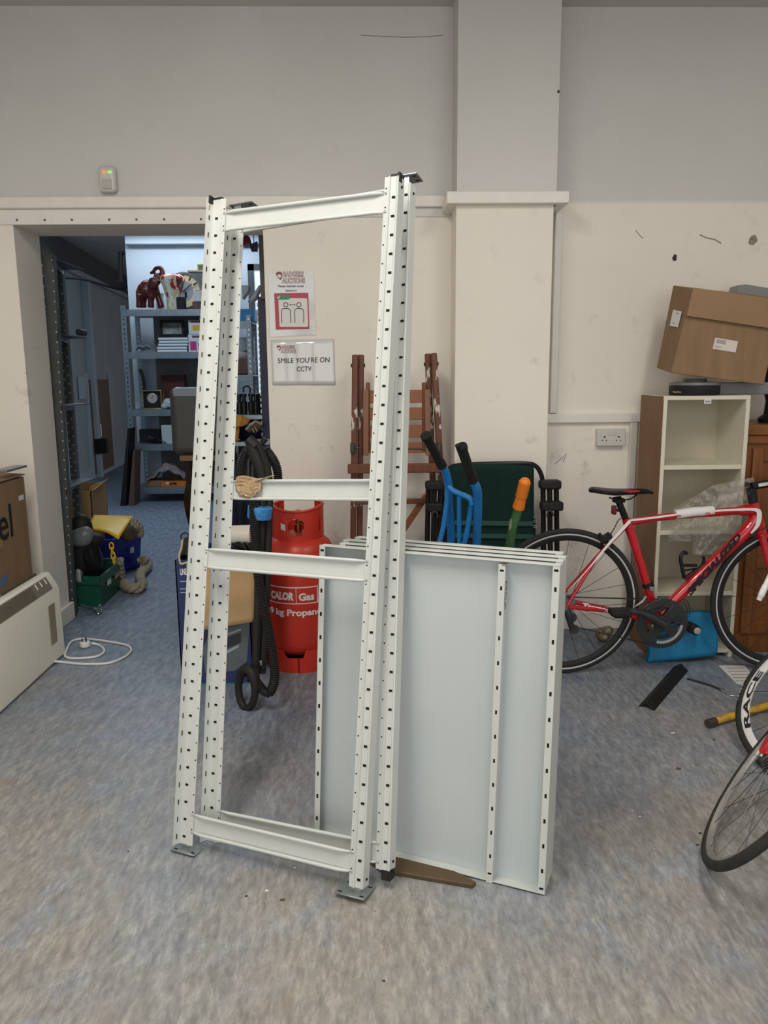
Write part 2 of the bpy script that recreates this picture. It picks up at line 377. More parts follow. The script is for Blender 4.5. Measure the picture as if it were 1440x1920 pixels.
# screws along the lintel board
for u in (32, 84, 135, 205, 256, 308, 377):
    p = T(u, 412, WY-.008); z = 2.078
    tag(MB().lathe([(.0055,-.004),(.0055,.001),(.002,.002)], (p.x, WY-.009, z), (0,-1,0), 10).build('screw', mat('old_screw', (.12,.10,.08), .5, .6)),
        'dull screw head in the white board over the doorway', 'screw', 'screws in the board above the doorway')
# right hand side: conduit, dado, boxing, skirting
a = T(1046, 400, 3.87); b_ = T(1030, 790, 3.87)
xr = T(1046, 500, 3.87).x
struct(MB().box((xr-.018, WY-.03, 1.14), (xr+.018, WY, 2.10)).build('trim_6', TRIM, bevel=.004))
dz1 = T(1110, 775, 3.88).z; dz0 = T(1110, 793, 3.88).z
struct(MB().box((dx1, WY-.025, dz0), (T(1215,780,3.88).x, WY, dz1)).build('trim_7', TRIM, bevel=.006))
struct(MB().box((T(1180,850,3.88).x, WY-.022, 0), (T(1193,850,3.88).x, WY, dz0)).build('trim_8', TRIM, bevel=.003))
struct(MB().box((dx1, WY-.02, 0), (4.0, WY, .095)).build('baseboard_right', TRIM, bevel=.006))
struct(MB().box((-2.05, WY-.02, 0), (DXL, WY, .10)).box((DXL, WY-.02, 0), (DXL+.02, BY+.02, .10)).build('baseboard_left', TRIM, bevel=.006))
struct(MB().box((DXR, WY-.02, 0), (dx0, WY, .095)).build('baseboard_middle', TRIM, bevel=.006))
# back room shell
pA = F(176, 897); pB = F(248, 861); d = (pB-pA).normalized(); nrm = V(-d.y, d.x, 0)
p0 = pA-d*6.3; p1 = pB+d*2.5
def lwall(z0, z1, off, a=p0, c=p1):
    return [V(a.x,a.y,z0)+nrm*off, V(c.x,c.y,z0)+nrm*off, V(c.x,c.y,z0)+nrm*(off+.1), V(a.x,a.y,z0)+nrm*(off+.1), V(a.x,a.y,z1)+nrm*off, V(c.x,c.y,z1)+nrm*off, V(c.x,c.y,z1)+nrm*(off+.1), V(a.x,a.y,z1)+nrm*(off+.1)]
def onwall(u, v, off=0.0):
    dr = _ray(u, v); q = pA - nrm*off; t = (q-CO).dot(nrm)/dr.dot(nrm); return CO+dr*t
RZ = onwall(200, 540).z
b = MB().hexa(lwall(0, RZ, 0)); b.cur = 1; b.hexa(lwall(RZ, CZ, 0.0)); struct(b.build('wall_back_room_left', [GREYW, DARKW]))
q0 = onwall(110, 520); q1 = onwall(246, 547)
struct(MB().bar(V(q0.x,q0.y,RZ)-nrm*.03, V(q1.x,q1.y,RZ)-nrm*.03, .06, .07).build('trim_9', GREYW, bevel=.006))
qa = onwall(166, 700)
struct(MB().box((qa.x, qa.y-.05, 0), (qa.x+.09, qa.y+.05, RZ)).build('trim_10', mat('pale_grey_trim', (.45,.52,.57), .6), bevel=.006))
struct(MB().hexa(lwall(0, .13, -.02, a=pA-d*3)).build('baseboard_back_room', mat('pale_grey_trim', (.45,.52,.57), .6)))
# far partition of pale board with a beam across its top
PY = 8.95
px0 = T(237, 500, PY).x
pzt = 2.62
struct(MB().box((px0, PY, 0), (3.5, PY+.1, CZ)).build('wall_far', COOLW))
struct(MB().box((T(234,450,PY-.1).x, PY-.1, T(300,457,PY-.1).z), (3.5, PY, T(300,457,PY-.1).z+.12)).build('trim_11', COOLW, bevel=.004))
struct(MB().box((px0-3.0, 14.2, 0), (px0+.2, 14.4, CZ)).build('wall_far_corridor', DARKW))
struct(MB().box((3.4, BY, 0), (3.5, PY, CZ)).build('wall_back_room_right', COOLW))
struct(MB().box((-6, BY-.1, 0), (-2.3, BY, CZ)).build('wall_back_room_front', COOLW))
# pipe that runs down beside the partition
b = MB(); q = T(238, 500, 9.3)
b.tube([T(226,472,9.0), T(226,530,9.0)], .025).tube([T(226,474,9.0), T(240,474,9.0)], .02).tube(spline([T(118,520,8.3), T(160,524,8.6), T(200,536,9.0), T(230,542,9.2), T(244,530,9.3)]), .014)
tag(b.build('pipe', MATB), 'dark pipework and cables running along the grey back room wall', 'pipe')
# small brown door in that wall
da = onwall(175, 885); db = onwall(210, 868)
zt = 1.33-.01
da.z = db.z = 0
def onw(p, z, off): return V(p.x, p.y, z)-nrm*off
dr = struct(MB().hexa([onw(da,.06,.0), onw(db,.06,.0), onw(db,.06,.03), onw(da,.06,.03), onw(da,zt,.0), onw(db,zt,.0), onw(db,zt,.03), onw(da,zt,.03)]).build('door_1', mat('brown_door_paint', (.16,.09,.045), .5)))
hp = da+(db-da)*.2
MB().tube([onw(hp,.55,.08), onw(hp,.72,.08)], .015).build('door_handle', STEEL, dr)
hp = da+(db-da)*.1
MB().cbox(onw(hp, .43, .1), (.18,.12,.2)).build('door_closer', MATB, dr)
fr = MB()
for p, q in ((da-d*.12, da-d*.02), (db+d*.02, db+d*.12)): fr.hexa([onw(p,0,0), onw(q,0,0), onw(q,0,.03), onw(p,0,.03), onw(p,zt+.08,0), onw(q,zt+.08,0), onw(q,zt+.08,.03), onw(p,zt+.08,.03)])
fr.build('door_frame', MATS['pale_grey_trim'], dr)
w1 = [onwall(88,560,.02), onwall(106,560,.02), onwall(104,498,.02), onwall(86,494,.02)]
zw0, zw1 = w1[0].z, w1[2].z
wn = struct(MB().hexa([onw(w1[0],zw0,0), onw(w1[1],zw0,0), onw(w1[1],zw0,.05), onw(w1[0],zw0,.05), onw(w1[3],zw1,0), onw(w1[2],zw1,0), onw(w1[2],zw1,.05), onw(w1[3],zw1,.05)]).build('window_1', mat('daylit_window', (.9,.94,1), .4, emis=((.85,.93,1.0),.9))))
p = onwall(154, 727, .03)
tag(MB().cbox(p, (.02,.2,.28)).build('switch_box', MATS['pale_grey_trim']), 'pale switch box on the grey back room wall left of the brown door', 'switch')
# bright glazed door seen past the right of the rack
g0 = T(464,495,PY-.02); g1 = T(500, 495, PY-.02)
dw = struct(MB().box((g0.x, PY-.03, 0), (g0.x+.07, PY, g0.z)).box((g0.x, PY-.03, g0.z-.07), (g1.x+.6, PY, g0.z)).build('door_2', mat('grey_door_frame', (.08,.085,.09), .5)))
MB().box((g0.x+.07, PY-.015, 0), (g1.x+.6, PY-.001, g0.z-.07)).build('glass_pane', mat('daylit_frosted_glass', (.8,.88,.95), .2, emis=((.75,.87,1.0), .55)), dw)
# ------------------------------------------------------------------ the leaning rack frames
def frame_matrix(x, y, az, lean, roll):
    t = V(math.cos(az), -math.sin(az), 0); bk = V(math.sin(az), math.cos(az), 0)
    dd = bk*math.sin(lean)+V(0,0,1)*math.cos(lean)
    t2 = t*math.cos(roll)+dd*math.sin(roll); d2 = dd*math.cos(roll)-t*math.sin(roll); b2 = d2.cross(t2)
    return Matrix(((t2.x,b2.x,d2.x,x),(t2.y,b2.y,d2.y,y),(t2.z,b2.z,d2.z,0),(0,0,0,1)))
PITCH = 0.0495
def rack_frame(label, M, Wd, Ln, bars, flipped):
    root = thing('rack_frame', label, 'shelving frame', M=M)
    off = .012 if not flipped else .028
    n = int((Ln-.03)/PITCH)
    for side in (0, 1):
        b = MB(M)
        if side == 0:
            prof = [(.027,0),(.0165,0),(.0145,-.003),(.0115,-.003),(.0095,.001),(-.0155,.001),(-.018,-.002),(-.0235,-.022)]
        else:
            prof = [(Wd-.027,0),(Wd-.0165,0),(Wd-.0145,-.003),(Wd-.0115,-.003),(Wd-.0095,.001),(Wd+.006,.001),(Wd+.009,-.002),(Wd+.0125,.0),(Wd+.016,.032)]
        th = .0016; out = []
        m = len(prof)
        nr = []
        for i in range(m):
            a = prof[max(i-1,0)]; c = prof[min(i+1,m-1)]; dx, dy = c[0]-a[0], c[1]-a[1]; l = math.hypot(dx,dy)
            s_ = 1 if side else -1
            nr.append((-dy/l*s_, dx/l*s_))
        pts = [(p[0],p[1]) for p in prof] + [(prof[i][0]+nr[i][0]*th, prof[i][1]+nr[i][1]*th) for i in range(m-1,-1,-1)]
        zb_ = .004 if (flipped and side == 0) else off; b.extr([V(p[0],p[1],zb_) for p in pts], (0,0,Ln-off-zb_+.004))
        b.cur = 1
        for k in range(n+1):
            z = off+.022+k*PITCH
            if z > Ln-off-.01: break
            if side == 0:
                b.box((-.0078,-.0004,z-.0030),(.0012,.0022,z+.0030))
                b.cbox((-.0208,-.0115,z),(.0026,.0026,.014), Matrix.Rotation(R(-16),3,'Z'))
                xx = .022
            else:
                b.box((Wd-.0045,-.0004,z-.0030),(Wd+.0045,.0022,z+.0030)); xx = Wd-.022
            b.lathe([(.0022,0),(.0022,.0009)], (xx,.0005,z+PITCH*.5), (0,-1,0), 8)
        if side == 1:
            for z in (off+.02, Ln-off-.02): b.lathe([(.0035,-.0005),(.0035,.0022)], (Wd+.0145,.017,z), (1,-.12,0), 8)
        if side == 0 and not flipped:
            b.cur = 2; b.cbox((-.0214,-.0125,Ln-off-.022),(.003,.0035,.014))
        b.build('upright', [RACK, BLACK, RUST], root, ang=30)
        # foot plate at one end and black cap at the other
        zf, zc = (0.0, Ln) if not flipped else (Ln, 0.0)
        s0 = -1 if flipped else 1
        x0, x1 = (-.028, .055) if side == 0 else (Wd-.055, Wd+.03)
        f = MB(M); f.box((x0,-.03 if not flipped else -.004,zf if not flipped else zf-.003),(x1,.05,zf+.003 if not flipped else zf))
        z0, z1 = (zf+.003, zf+.06) if not flipped else (zf-.06, zf-.003)
        xm = -.012 if side == 0 else Wd+.007
        f.box((min(xm,xm+(.026 if side==0 else -.03)),.003,z0),(max(xm,xm+(.026 if side==0 else -.03)),.005,z1)); 
        f.cur = 1
        for hx in (x0+.012, x1-.012):
            for hy in ((-.018,.038) if not flipped else (.010,.038)): f.box((hx-.006,hy-.003,(zf-.0005 if not flipped else zf-.0035)),(hx+.006,hy+.003,(zf+.0035 if not flipped else zf+.0005)))
        f.build('foot_plate', [ZINC, BLACK], root, bevel=.0006, seg=1)
        c = MB(M); h0, h1 = (Ln-.022, Ln) if not flipped else (0.0, .03)
        if side == 0:
            c.box((-.017,.0025,h0),(.011,.012,h1)).box((-.022,-.017,h0),(-.0165,.004,h1))
        else:
            c.box((Wd-.012,.0025,h0),(Wd+.008,.010,h1)).box((Wd+.0085,.001,h0),(Wd+.0145,.034,h1+(.004 if not flipped else 0)))
        if not (flipped and side == 0): c.build('end_cap', CAPM, root, bevel=.0015)
    for s in bars:
        b = MB(M); hh = .0255
        xa, xb = .0285, Wd-.0285
        b.box((.017,.003,s-hh),(Wd-.017,.0045,s+hh))
        for q in (-hh, hh):
            b.tube([(xa-.004,.004,s+q*.96),(xa+.004,.001,s+q),(xa+.03,-.004,s+q),(xb-.03,-.004,s+q),(xb-.004,.001,s+q),(xb+.004,.004,s+q*.96)],[.001,.0035,.0050,.0050,.0035,.001],10)
        cb = b.build('crossbar', RACK, root, bevel=.0004, seg=1)
        for xx in (.0225, Wd-.0225):
            for q in (-.0243, .0243):
                MB(M).lathe([(.0038,-.001),(.0038,.0012),(.0022,.0026),(.0008,.0018)], (xx,0,s+q), (0,-1,0), 12).build('rivet', mat('dull_rivet', (.45,.45,.43), .35, .6), cb)
    return root
MA = frame_matrix(-.536, 2.022, .422, .190, .015)
WA, LA = .548, 1.879
frA = rack_frame('white metal ladder frame leaning in front, with grey foot plates on the floor', MA, WA, LA, (.0757, .836, 1.804), False)
MBm = frame_matrix(-.464, 2.047, .440, .212, .049)
WB, LB = .549, 1.888
frB = rack_frame('white metal ladder frame behind the front one, turned with foot plates at the top', MBm, WB, LB, (.0692, 1.0275, 1.8245), True)
# crumpled tape on the rear frame's middle bar
rnd = random.Random(4)
def tp(i, j):
    x = .045+.085*i; z = 1.064-.058*j
    if j < .25: x += .09*(i)*(1-j*4)*.55
    w_ = .006*mnoise.noise(V(i*7,j*6,1))
    if j > .8: x = .045+.012+(.06)*i
    return MBm @ V(x, -.012-abs(w_)-.004*math.sin(i*9+j*5), z + .004*math.sin(i*8))
MB().grid(tp, 14, 12).build('parcel_tape', TAPE, frB, solid=.0006, ang=15)

# ------------------------------------------------------------------ shelf panels leaning behind the frames
def shelf_panel(label, M, w, h, full=True, stiff=None):
    root = thing('shelf_panel', label, 'metal shelf', group='white metal shelves leaning behind the frames', M=M)
    D = .034; lip = .018; th = .0012
    MB(M).box((0,D-th,0),(w,D,h)).build('sheet', PAN, root)
    for (x, s_) in ((0,1),(w,-1)):
        b = MB(M)
        xa, xb = sorted((x, x+s_*th)); b.box((xa,0,0),(xb,D,h))
        xa, xb = sorted((x, x+s_*lip)); b.box((xa,0,0),(xb,th,h))
        b.cur = 1; n = 14
        for k in range(n):
            z = h-.014 if k == 0 else (.014 if k == n-1 else h-.062-(k-1)*(h-.124)/(n-3))
            cx = x+s_*lip*.5
            if k in (0, n-1): b.box((cx-.0055,-.0004,z-.003),(cx+.0055,th+.0004,z+.003))
            else: b.box((cx-.003,-.0004,z-.0058),(cx+.003,th+.0004,z+.0058))
        b.build('side_rim', [RACK, BLACK], root, bevel=.0005, seg=1)
    for (z, s_) in ((0,1),(h,-1)):
        b = MB(M); za, zb = sorted((z, z+s_*th)); b.box((0,0,za),(w,D,zb)); 
        za, zb = sorted((z, z+s_*.003)); b.box((0,-.0006,za),(w,.002,zb))
        b.build('end_rim', RACK, root, bevel=.0005, seg=1)
    if stiff:
        b = MB(M); b.box((stiff,-.0014,-.004),(stiff+lip,.0002,h-.010)).box((stiff+lip-th,-.001,.002),(stiff+lip,D,h-.010)).box((stiff,-.001,.002),(stiff+th,D,h-.010))
        b.cur = 1; n = 8
        for k in range(14):
            z = h-.026 if k == 0 else (.022 if k == 13 else h-.072-(k-1)*(h-.142)/11)
            if k in (0, 13): b.box((stiff+.004,-.0015,z-.003),(stiff+.015,.001,z+.003))
            else: b.box((stiff+.0065,-.0015,z-.0058),(stiff+.0125,.001,z+.0058))
        b.cur = 2; b.box((stiff+.009,-.0014,h-.016),(stiff+lip,-.0004,h-.0095))
        st = b.build('stiffener', [RACK, BLACK, RUST], root, bevel=.0005, seg=1)
        X = M.to_3x3() @ V(0,0,-1); Y = M.to_3x3() @ V(0.25,-1,0)
        text('marker_writing', 'MGA', M @ V(stiff+lip+.0006,.004,h-.055), M.to_3x3() @ V(0,0,-1), M.to_3x3() @ V(0,1,0), .075, .018, mat('pencil_marks', (.13,.14,.16), .7), st, depth=.0004)
    return root
def panel_matrix(x, y, az, lean, dx, dy, dz=0):
    M = frame_matrix(x, y, az, lean, 0)
    return M @ Matrix.Translation((dx, dy, dz))
PAZ, PLEAN = .418, .092
shelf_panel('frontmost white metal shelf with a slotted stiffener down its inside', panel_matrix(-.167,2.052,PAZ,PLEAN,0,0,.0045), .672, .862, True, .516)
shelf_panel('white metal shelf directly behind the frontmost one', panel_matrix(-.167,2.052,PAZ,PLEAN,.045,.037,.008), .627, .864)
shelf_panel('white metal shelf third back in the leaning stack', panel_matrix(-.167,2.052,PAZ,PLEAN,.038,.074,.011), .634, .866)
shelf_panel('white metal shelf rearmost in the leaning stack', panel_matrix(-.167,2.052,PAZ,PLEAN,.058,.111,.014), .60, .868)
# brown wooden board under the panels
def pline(t): return V(-.167+.914*t-.0015, 2.052-.406*t-.003, .001)
b = MB(); b.extr([pline(.12), pline(.43), V(*F(893,1661).xy,.001), V(*F(885,1667).xy,.001), V(*F(735,1641).xy,.001), V(*F(715,1637).xy,.001)], (0,0,.012))
lb = tag(b.build('wooden_board', mat('dull_brown_board', (.11,.07,.03), .5, c2=(.08,.05,.022), scale=12), bevel=.002), 'flat brown wooden board on the floor under the shelf panels', 'board')

# ------------------------------------------------------------------ gas cylinder
gx, gy = -.318, 3.50; gr = .163
g = thing('gas_cylinder', 'tall red gas cylinder with white lettering and a collar guard', 'gas cylinder', (gx, gy, 0))
MB().lathe([(.02,.07),(gr-.03,.075),(gr-.006,.10),(gr,.13),(gr,.525),(gr-.004,.553),(gr-.018,.582),(gr-.045,.606),(gr-.085,.622),(.05,.63),(.01,.632)], (gx,gy,0), n=48).build('body', REDG, g, ang=60)
# foot ring with notches
b = MB(); N_ = 64
pr = [(-.006,0),(0,0),(0,1),(-.006,1)]
def wall_ring(b, rad, zf0, zf1, n=96, th=.006, gap=None):
    for i in range(n):
        a0 = 2*PI*i/n; a1 = 2*PI*(i+1)/n; am = (a0+a1)/2
        if gap and gap(am): continue
        if True:
            P = lambda r_, a, z: V(gx+r_*math.sin(a), gy-r_*math.cos(a), z)
            b.hexa([P(rad,a0,zf0(a0)), P(rad,a1,zf0(a1)), P(rad-th,a1,zf0(a1)), P(rad-th,a0,zf0(a0)), P(rad,a0,zf1(a0)), P(rad,a1,zf1(a1)), P(rad-th,a1,zf1(a1)), P(rad-th,a0,zf1(a0))])
def nz(a):
    a = (a+PI) % (2*PI)-PI
    return .105 - .035*max(0,min(1,(.32-abs(a-.02 if False else a+.12))/.07))
wall_ring(b, gr+.002, lambda a: 0.0, nz)
b.build('foot_ring', REDG, g)
# collar: band with an arched cut-out on the front and an open gap at the rear top
cr_ = .118
def ctop(a):
    a = abs((a+PI)%(2*PI)-PI)
    return .755 if a > 1.15 else .755-.018*math.cos(a/1.15*PI/2)
b = MB(); n = 120; P = lambda r_, a, z: V(gx+r_*math.sin(a), gy-r_*math.cos(a), z)
for i in range(n):
    a0 = -PI+2*PI*i/n; a1 = a0+2*PI/n; am = (a0+a1)/2
    segs = [(.60, ctop(am))]
    if -.30 < am < .34:
        hh = .052*math.sqrt(max(0,1-((am-.02)/.33)**2)); segs = [(.60,.667-hh),(.667+hh*.75, ctop(am))]
    elif 1.02 < am < 1.22: segs = [(.60,.64),(.705,ctop(am))]
    elif abs(am) > 2.45: segs = [(.60,.66)]
    for (z0, z1) in segs:
        b.hexa([P(cr_,a0,z0),P(cr_,a1,z0),P(cr_-.005,a1,z0),P(cr_-.005,a0,z0),P(cr_,a0,z1),P(cr_,a1,z1),P(cr_-.005,a1,z1),P(cr_-.005,a0,z1)])
b.tube([P(cr_-.002,-2.45+4.9*k/60, ctop(-2.45+4.9*k/60)) for k in range(61)], .0065, 8)
b.build('collar', REDG, g, ang=50)
MB().lathe([(.018,.625),(.018,.66),(.012,.665),(.012,.70),(.02,.705),(.02,.725),(.005,.73)], (gx,gy,0), n=20).tube([(gx,gy,.675),(gx+.035,gy-.02,.675)], .009).build('valve', mat('brass', (.45,.30,.10), .3, 1.0), g)
tg = MB(); tg.grid(lambda i,j: P(cr_+.0008, -.62+.20*i, .685-.028*j-.006*i), 6, 2); tg.build('paper_tag', PAPER, g, smooth=False)
# lettering wrapped on the cylinder
def wrap(a_start, z0, rad=gr+.0012):
    return lambda a, c: P(rad, a_start + a/rad, z0+c)
text('lettering', 'CALOR', (0,0,0), (1,0,0), (0,0,1), .120, .038, WHITEP, g, bend=wrap(-.82,.343), bold=.055, shear=.12)
text('lettering', 'Gas', (0,0,0), (1,0,0), (0,0,1), .072, .036, WHITEP, g, bend=wrap(.05,.341), bold=.04)
text('lettering', '19 kg Propane', (0,0,0), (1,0,0), (0,0,1), .275, .040, WHITEP, g, bend=wrap(-.98,.262), bold=.035)
b = MB()
def band(z0, z1, a0, a1, k=16): b.grid(lambda i,j: P(gr+.001, a0+(a1-a0)*i, z0+(z1-z0)*j), k, 1)
band(.400,.405,-.95,.60); band(.330-.004,.330,-.95,.60); band(.330,.400,-.025,-.012,1); band(.330,.400,.57,.60,2)
b.build('white_line', WHITEP, g, smooth=False)

# ------------------------------------------------------------------ vacuum wand and hose tied with blue tape
y0 = 3.02
def TV(u, v, y=None): return T(u, v, y if y else 3.05)
vh = thing('vacuum_hose', 'black vacuum cleaner hose and tubes bound with blue tape', 'vacuum cleaner hose', F(478,1300,0))
b = MB()
b.tube([TV(493,905,3.12), TV(490,1000,3.09), TV(485,1100,3.05), TV(482,1180,3.02), TV(479,1256,3.0)], .0165, 14)
b.build('wand', CAPM, vh)
b = MB(); b.tube([TV(506,905,3.14), TV(503,1000,3.11), TV(500,1100,3.07), TV(496,1180,3.05), TV(491,1262,3.02)], .0165, 14); b.build('wand', CAPM, vh)
def ridged(pts, r, pitch=.009):
    P_ = spline(pts, 30); L_ = 0; out = []; rs = []; acc = 0
    for i, p in enumerate(P_):
        if i: acc += (p-P_[i-1]).length
        out.append(p)
    # resample
    tot = acc; n = max(8, int(tot/pitch)*2); res = []; j = 0; run = 0; dists = [0]
    for i in range(1, len(P_)): dists.append(dists[-1]+(P_[i]-P_[i-1]).length)
    for k in range(n+1):
        s = tot*k/n
        while j < len(P_)-2 and dists[j+1] < s: j += 1
        f_ = (s-dists[j])/max(1e-9, dists[j+1]-dists[j]); res.append(P_[j].lerp(P_[j+1], min(1,f_)))
    rs = [r*(1.0 if k % 2 else .78) for k in range(n+1)]
    return res, rs
p_, r_ = ridged([TV(476,905,3.08), TV(476,960,3.06), TV(480,1035,3.03), TV(484,1080,3.0), TV(494,1135,2.98), TV(504,1180,2.96), TV(512,1230,2.94), TV(515,1270,2.93), TV(508,1296,2.93), TV(497,1297,2.93), TV(487,1287,2.94), TV(481,1278,2.95)], .0205)
MB().tube(p_, r_, 14).build('hose', CAPM, vh, ang=80)
p_, r_ = ridged([TV(470,908,3.16), TV(455,895,3.17), TV(454,870,3.17), TV(463,845,3.17), TV(474,838,3.17)], .021)
MB().tube(p_, r_, 14).build('hose', CAPM, vh, ang=80)
p_, r_ = ridged([TV(497,842,3.17), TV(508,855,3.17), TV(518,875,3.18), TV(521,895,3.18), TV(519,915,3.17)], .021)
MB().tube(p_, r_, 14).build('hose', CAPM, vh, ang=80)
b = MB()
b.tube([TV(470,828,3.16), TV(480,852,3.16), TV(490,880,3.15), TV(494,912,3.14)], [.022,.034,.026,.02], 14)
b.tube([TV(466,824,3.16), TV(482,838,3.15)], .024, 8)
b.tube([TV(484,832,3.13), TV(500,870,3.14), TV(505,905,3.14)], [.012,.016,.016], 10)
b.tube([TV(488,836,3.15), TV(497,822,3.15)], [.01,.014], 10)
b.build('handle', CAPM, vh)
MB().tube([TV(494,897,3.12), TV(494,903,3.12)], .008).build('label_tab', WHITEP, vh)
# blue tape band
b = MB()
c0 = TV(487,961,3.09); ax = (TV(487,951,3.09)-TV(485,973,3.09)).normalized()
prof = [(.047,-.024),(.050,-.018),(.050,.022),(.046,.026)]
b.lathe(prof, c0, ax, 24, 1.0); bt = b.build('blue_tape', mat('blue_tape', (.05,.27,.62), .35, bump=.5, bscale=40), vh)
# tube collars and the oval floor head
MB().tube([TV(479,1240,3.0), TV(479,1258,3.0)], .019, 14).tube([TV(491,1240,3.02), TV(491,1252,3.02)], .019, 14).tube([TV(478,1255,2.99), TV(480,1275,2.97), TV(492,1292,2.95)], .017, 12).tube([TV(462,1272,2.98), TV(482,1262,2.99)], [.018,.022], 12).build('tube_joint', CAPM, vh)
MB().cbox(TV(488,1243,3.0), (.014,.006,.022)).build('chrome_clip', STEEL, vh)
hc = TV(463,1299,2.96); 
mt = Matrix.Rotation(R(-38),3,'Z')
pts = []
for k in range(40):
    a = 2*PI*k/40; q = mt @ V(.052*math.cos(a)*.92, 0, .083*math.sin(a)); pts.append(V(hc.x, hc.y, .088)+q+V(.006*math.sin(a),0,0))
MB().tube(pts, [.0155+.004*max(0,math.sin(2*PI*k/40)) for k in range(40)], 12, closed=True).build('floor_head', CAPM, vh)

# ------------------------------------------------------------------ blue appliance box with open flap
bx = thing('cardboard_box', 'dark blue printed appliance box with a tan flap hanging open', 'box', (-.67, 3.35, 0))
BLUEC = mat('navy_box_print', (.018,.035,.13), .5, c2=(.012,.025,.10), scale=5)
f0 = F(341,1284); f1 = F(476,1279); hz = T(341,1050,f0.y).z
x0, x1, yf = f0.x, f1.x, f0.y
yb = yf+.34
b = MB(); th = .005
b.box((x0,yf,0),(x1,yf+th,hz)).box((x0,yb-th,0),(x1,yb,hz)).box((x0,yf,0),(x0+th,yb,hz)).box((x1-th,yf,0),(x1,yb,hz)).box((x0,yf,0),(x1,yb,th))
b.build('carton', BLUEC, bx)
c0 = V((x0+x1)/2+.03, yf, hz)
fx0 = T(372,1060,yf-.03).x; fx1 = T(477,1060,yf-.03).x
def flap(i, j):
    u_ = fx0+(fx1-fx0)*i
    if i > .96 and (j > .95 or j < .05): u_ -= .01
    return V(u_, yf-.01-.075*math.sin(j*1.5)-.004*math.sin(j*13), hz+.02-(hz+.02-T(430,1166,yf-.08).z)*j - .035*(1-i)*j)
MB().grid(flap, 12, 12).build('flap', CARDL, bx, solid=.004, smooth=True)
MB().box((x0-.001,yf-.0007,.0),(x1,yf,.006)).build('printed_edge', mat('teal_print', (.02,.16,.22), .5), bx)
PB = lambda u,v: T(u,v,yf-.0012)
b = MB(); b.extr([PB(395,1183), PB(468,1168), PB(463,1240), PB(440,1258), PB(385,1262), PB(380,1215)], (0,-.0006,0)); b.build('printed_picture', mat('grey_print', (.13,.15,.16), .5, c2=(.10,.12,.14), scale=8), bx, smooth=False)
b = MB(); b.extr([PB(402,1204), PB(452,1186), PB(452,1205), PB(400,1226)], (0,-.0012,0)); b.build('printed_picture', mat('dark_print', (.03,.035,.05), .5), bx, smooth=False)
b = MB(); b.extr([PB(402,1196), PB(452,1178), PB(452,1182), PB(402,1200)], (0,-.0014,0)); b.extr([PB(420,1222), PB(449,1208), PB(447,1214), PB(420,1228)], (0,-.0014,0)); b.build('printed_picture', mat('pale_print', (.36,.40,.43), .5), bx, smooth=False)
text('printed_word', 'LINE', PB(338,1078), (1,0,0), (0,0,1), .028, .028, WHITEP, bx, bold=.03)
for v_ in (1091, 1105, 1112):
    MB().box(tuple(PB(338,v_)+V(0,-.0008,0)), tuple(PB(354,v_-1)+V(0,-.0001,.0022))).build('printed_line', mat('pale_print', (.36,.40,.43), .5), bx, smooth=False)
# contents of the blue box
tag(MB().tube([T(428,1005,3.46), T(470,1004,3.46)], .048, 24).build('paper_roll', mat('cream_roll', (.72,.68,.58), .5)), 'cream roll lying on top of the blue appliance box', 'roll')
b = MB()
for k in range(6): b.tube(spline([T(430+6*k,1018+3*k,3.42), T(445+5*k,1022-4*(k%2),3.40), T(458+3*k,1028+4*(k%3),3.40), T(470,1036,3.44)]), .006, 6)
b.box((x0+.03,yf+.03,.02),(x1-.02,yb-.03,hz-.05))
tag(b.build('cable_tangle', CAPM), 'tangle of black cables lying in the open blue appliance box', 'cable', kind='stuff')
b = MB(); 
b.hexa([T(338,1040,yf+.03), T(372,1045,yf+.03), T(372,1045,yf+.2), T(345,1040,yf+.2), T(346,1008,yf+.05), T(372,1000,yf+.05), T(372,1000,yf+.18), T(350,1008,yf+.18)])
b.ring(T(347,1007,yf+.05), (0,1,0), .018, [(.003,.003),(.003,-.003),(-.003,-.003),(-.003,.003)], 24)
tag(b.build('sprayer_head', MATB, bevel=.006), 'black plastic carry handle part poking out of the blue box corner', 'appliance part')
b = MB(); b.tube(spline([T(342,1012,yf-.01), T(340,1028,yf-.01), T(336,1042,yf-.012), T(338,1055,yf-.012), T(343,1057,yf-.012), T(360,1051,yf-.012)]), .0045, 8)
tag(b.build('string', mat('pale_twine', (.50,.45,.26), .8)), 'pale twine looped over the corner of the blue box', 'string')
b = MB(); b.extr([T(349,1055,yf-.006), T(362,1052,yf-.006), T(364,1071,yf-.006), T(350,1071,yf-.006)], (0,-.003,0))
tag(b.build('luggage_tag', mat('olive_green_tag', (.22,.30,.08), .5), bevel=.001), 'olive green tag hanging on the side of the blue box', 'tag')
# dark cloth behind the cross bar
def cloth(i,j):
    p = T(438+38*i, 936, 3.72); return V(p.x, 3.72-.05*math.sin(j*PI)+.012*math.sin(i*14), p.z*(1-j)+.002*j)
tag(MB().grid(cloth, 24, 16).build('dark_bag', mat('dark_navy_cloth', (.008,.012,.022), .85), solid=.01), 'dark navy cloth bag standing behind the vacuum tubes', 'bag')
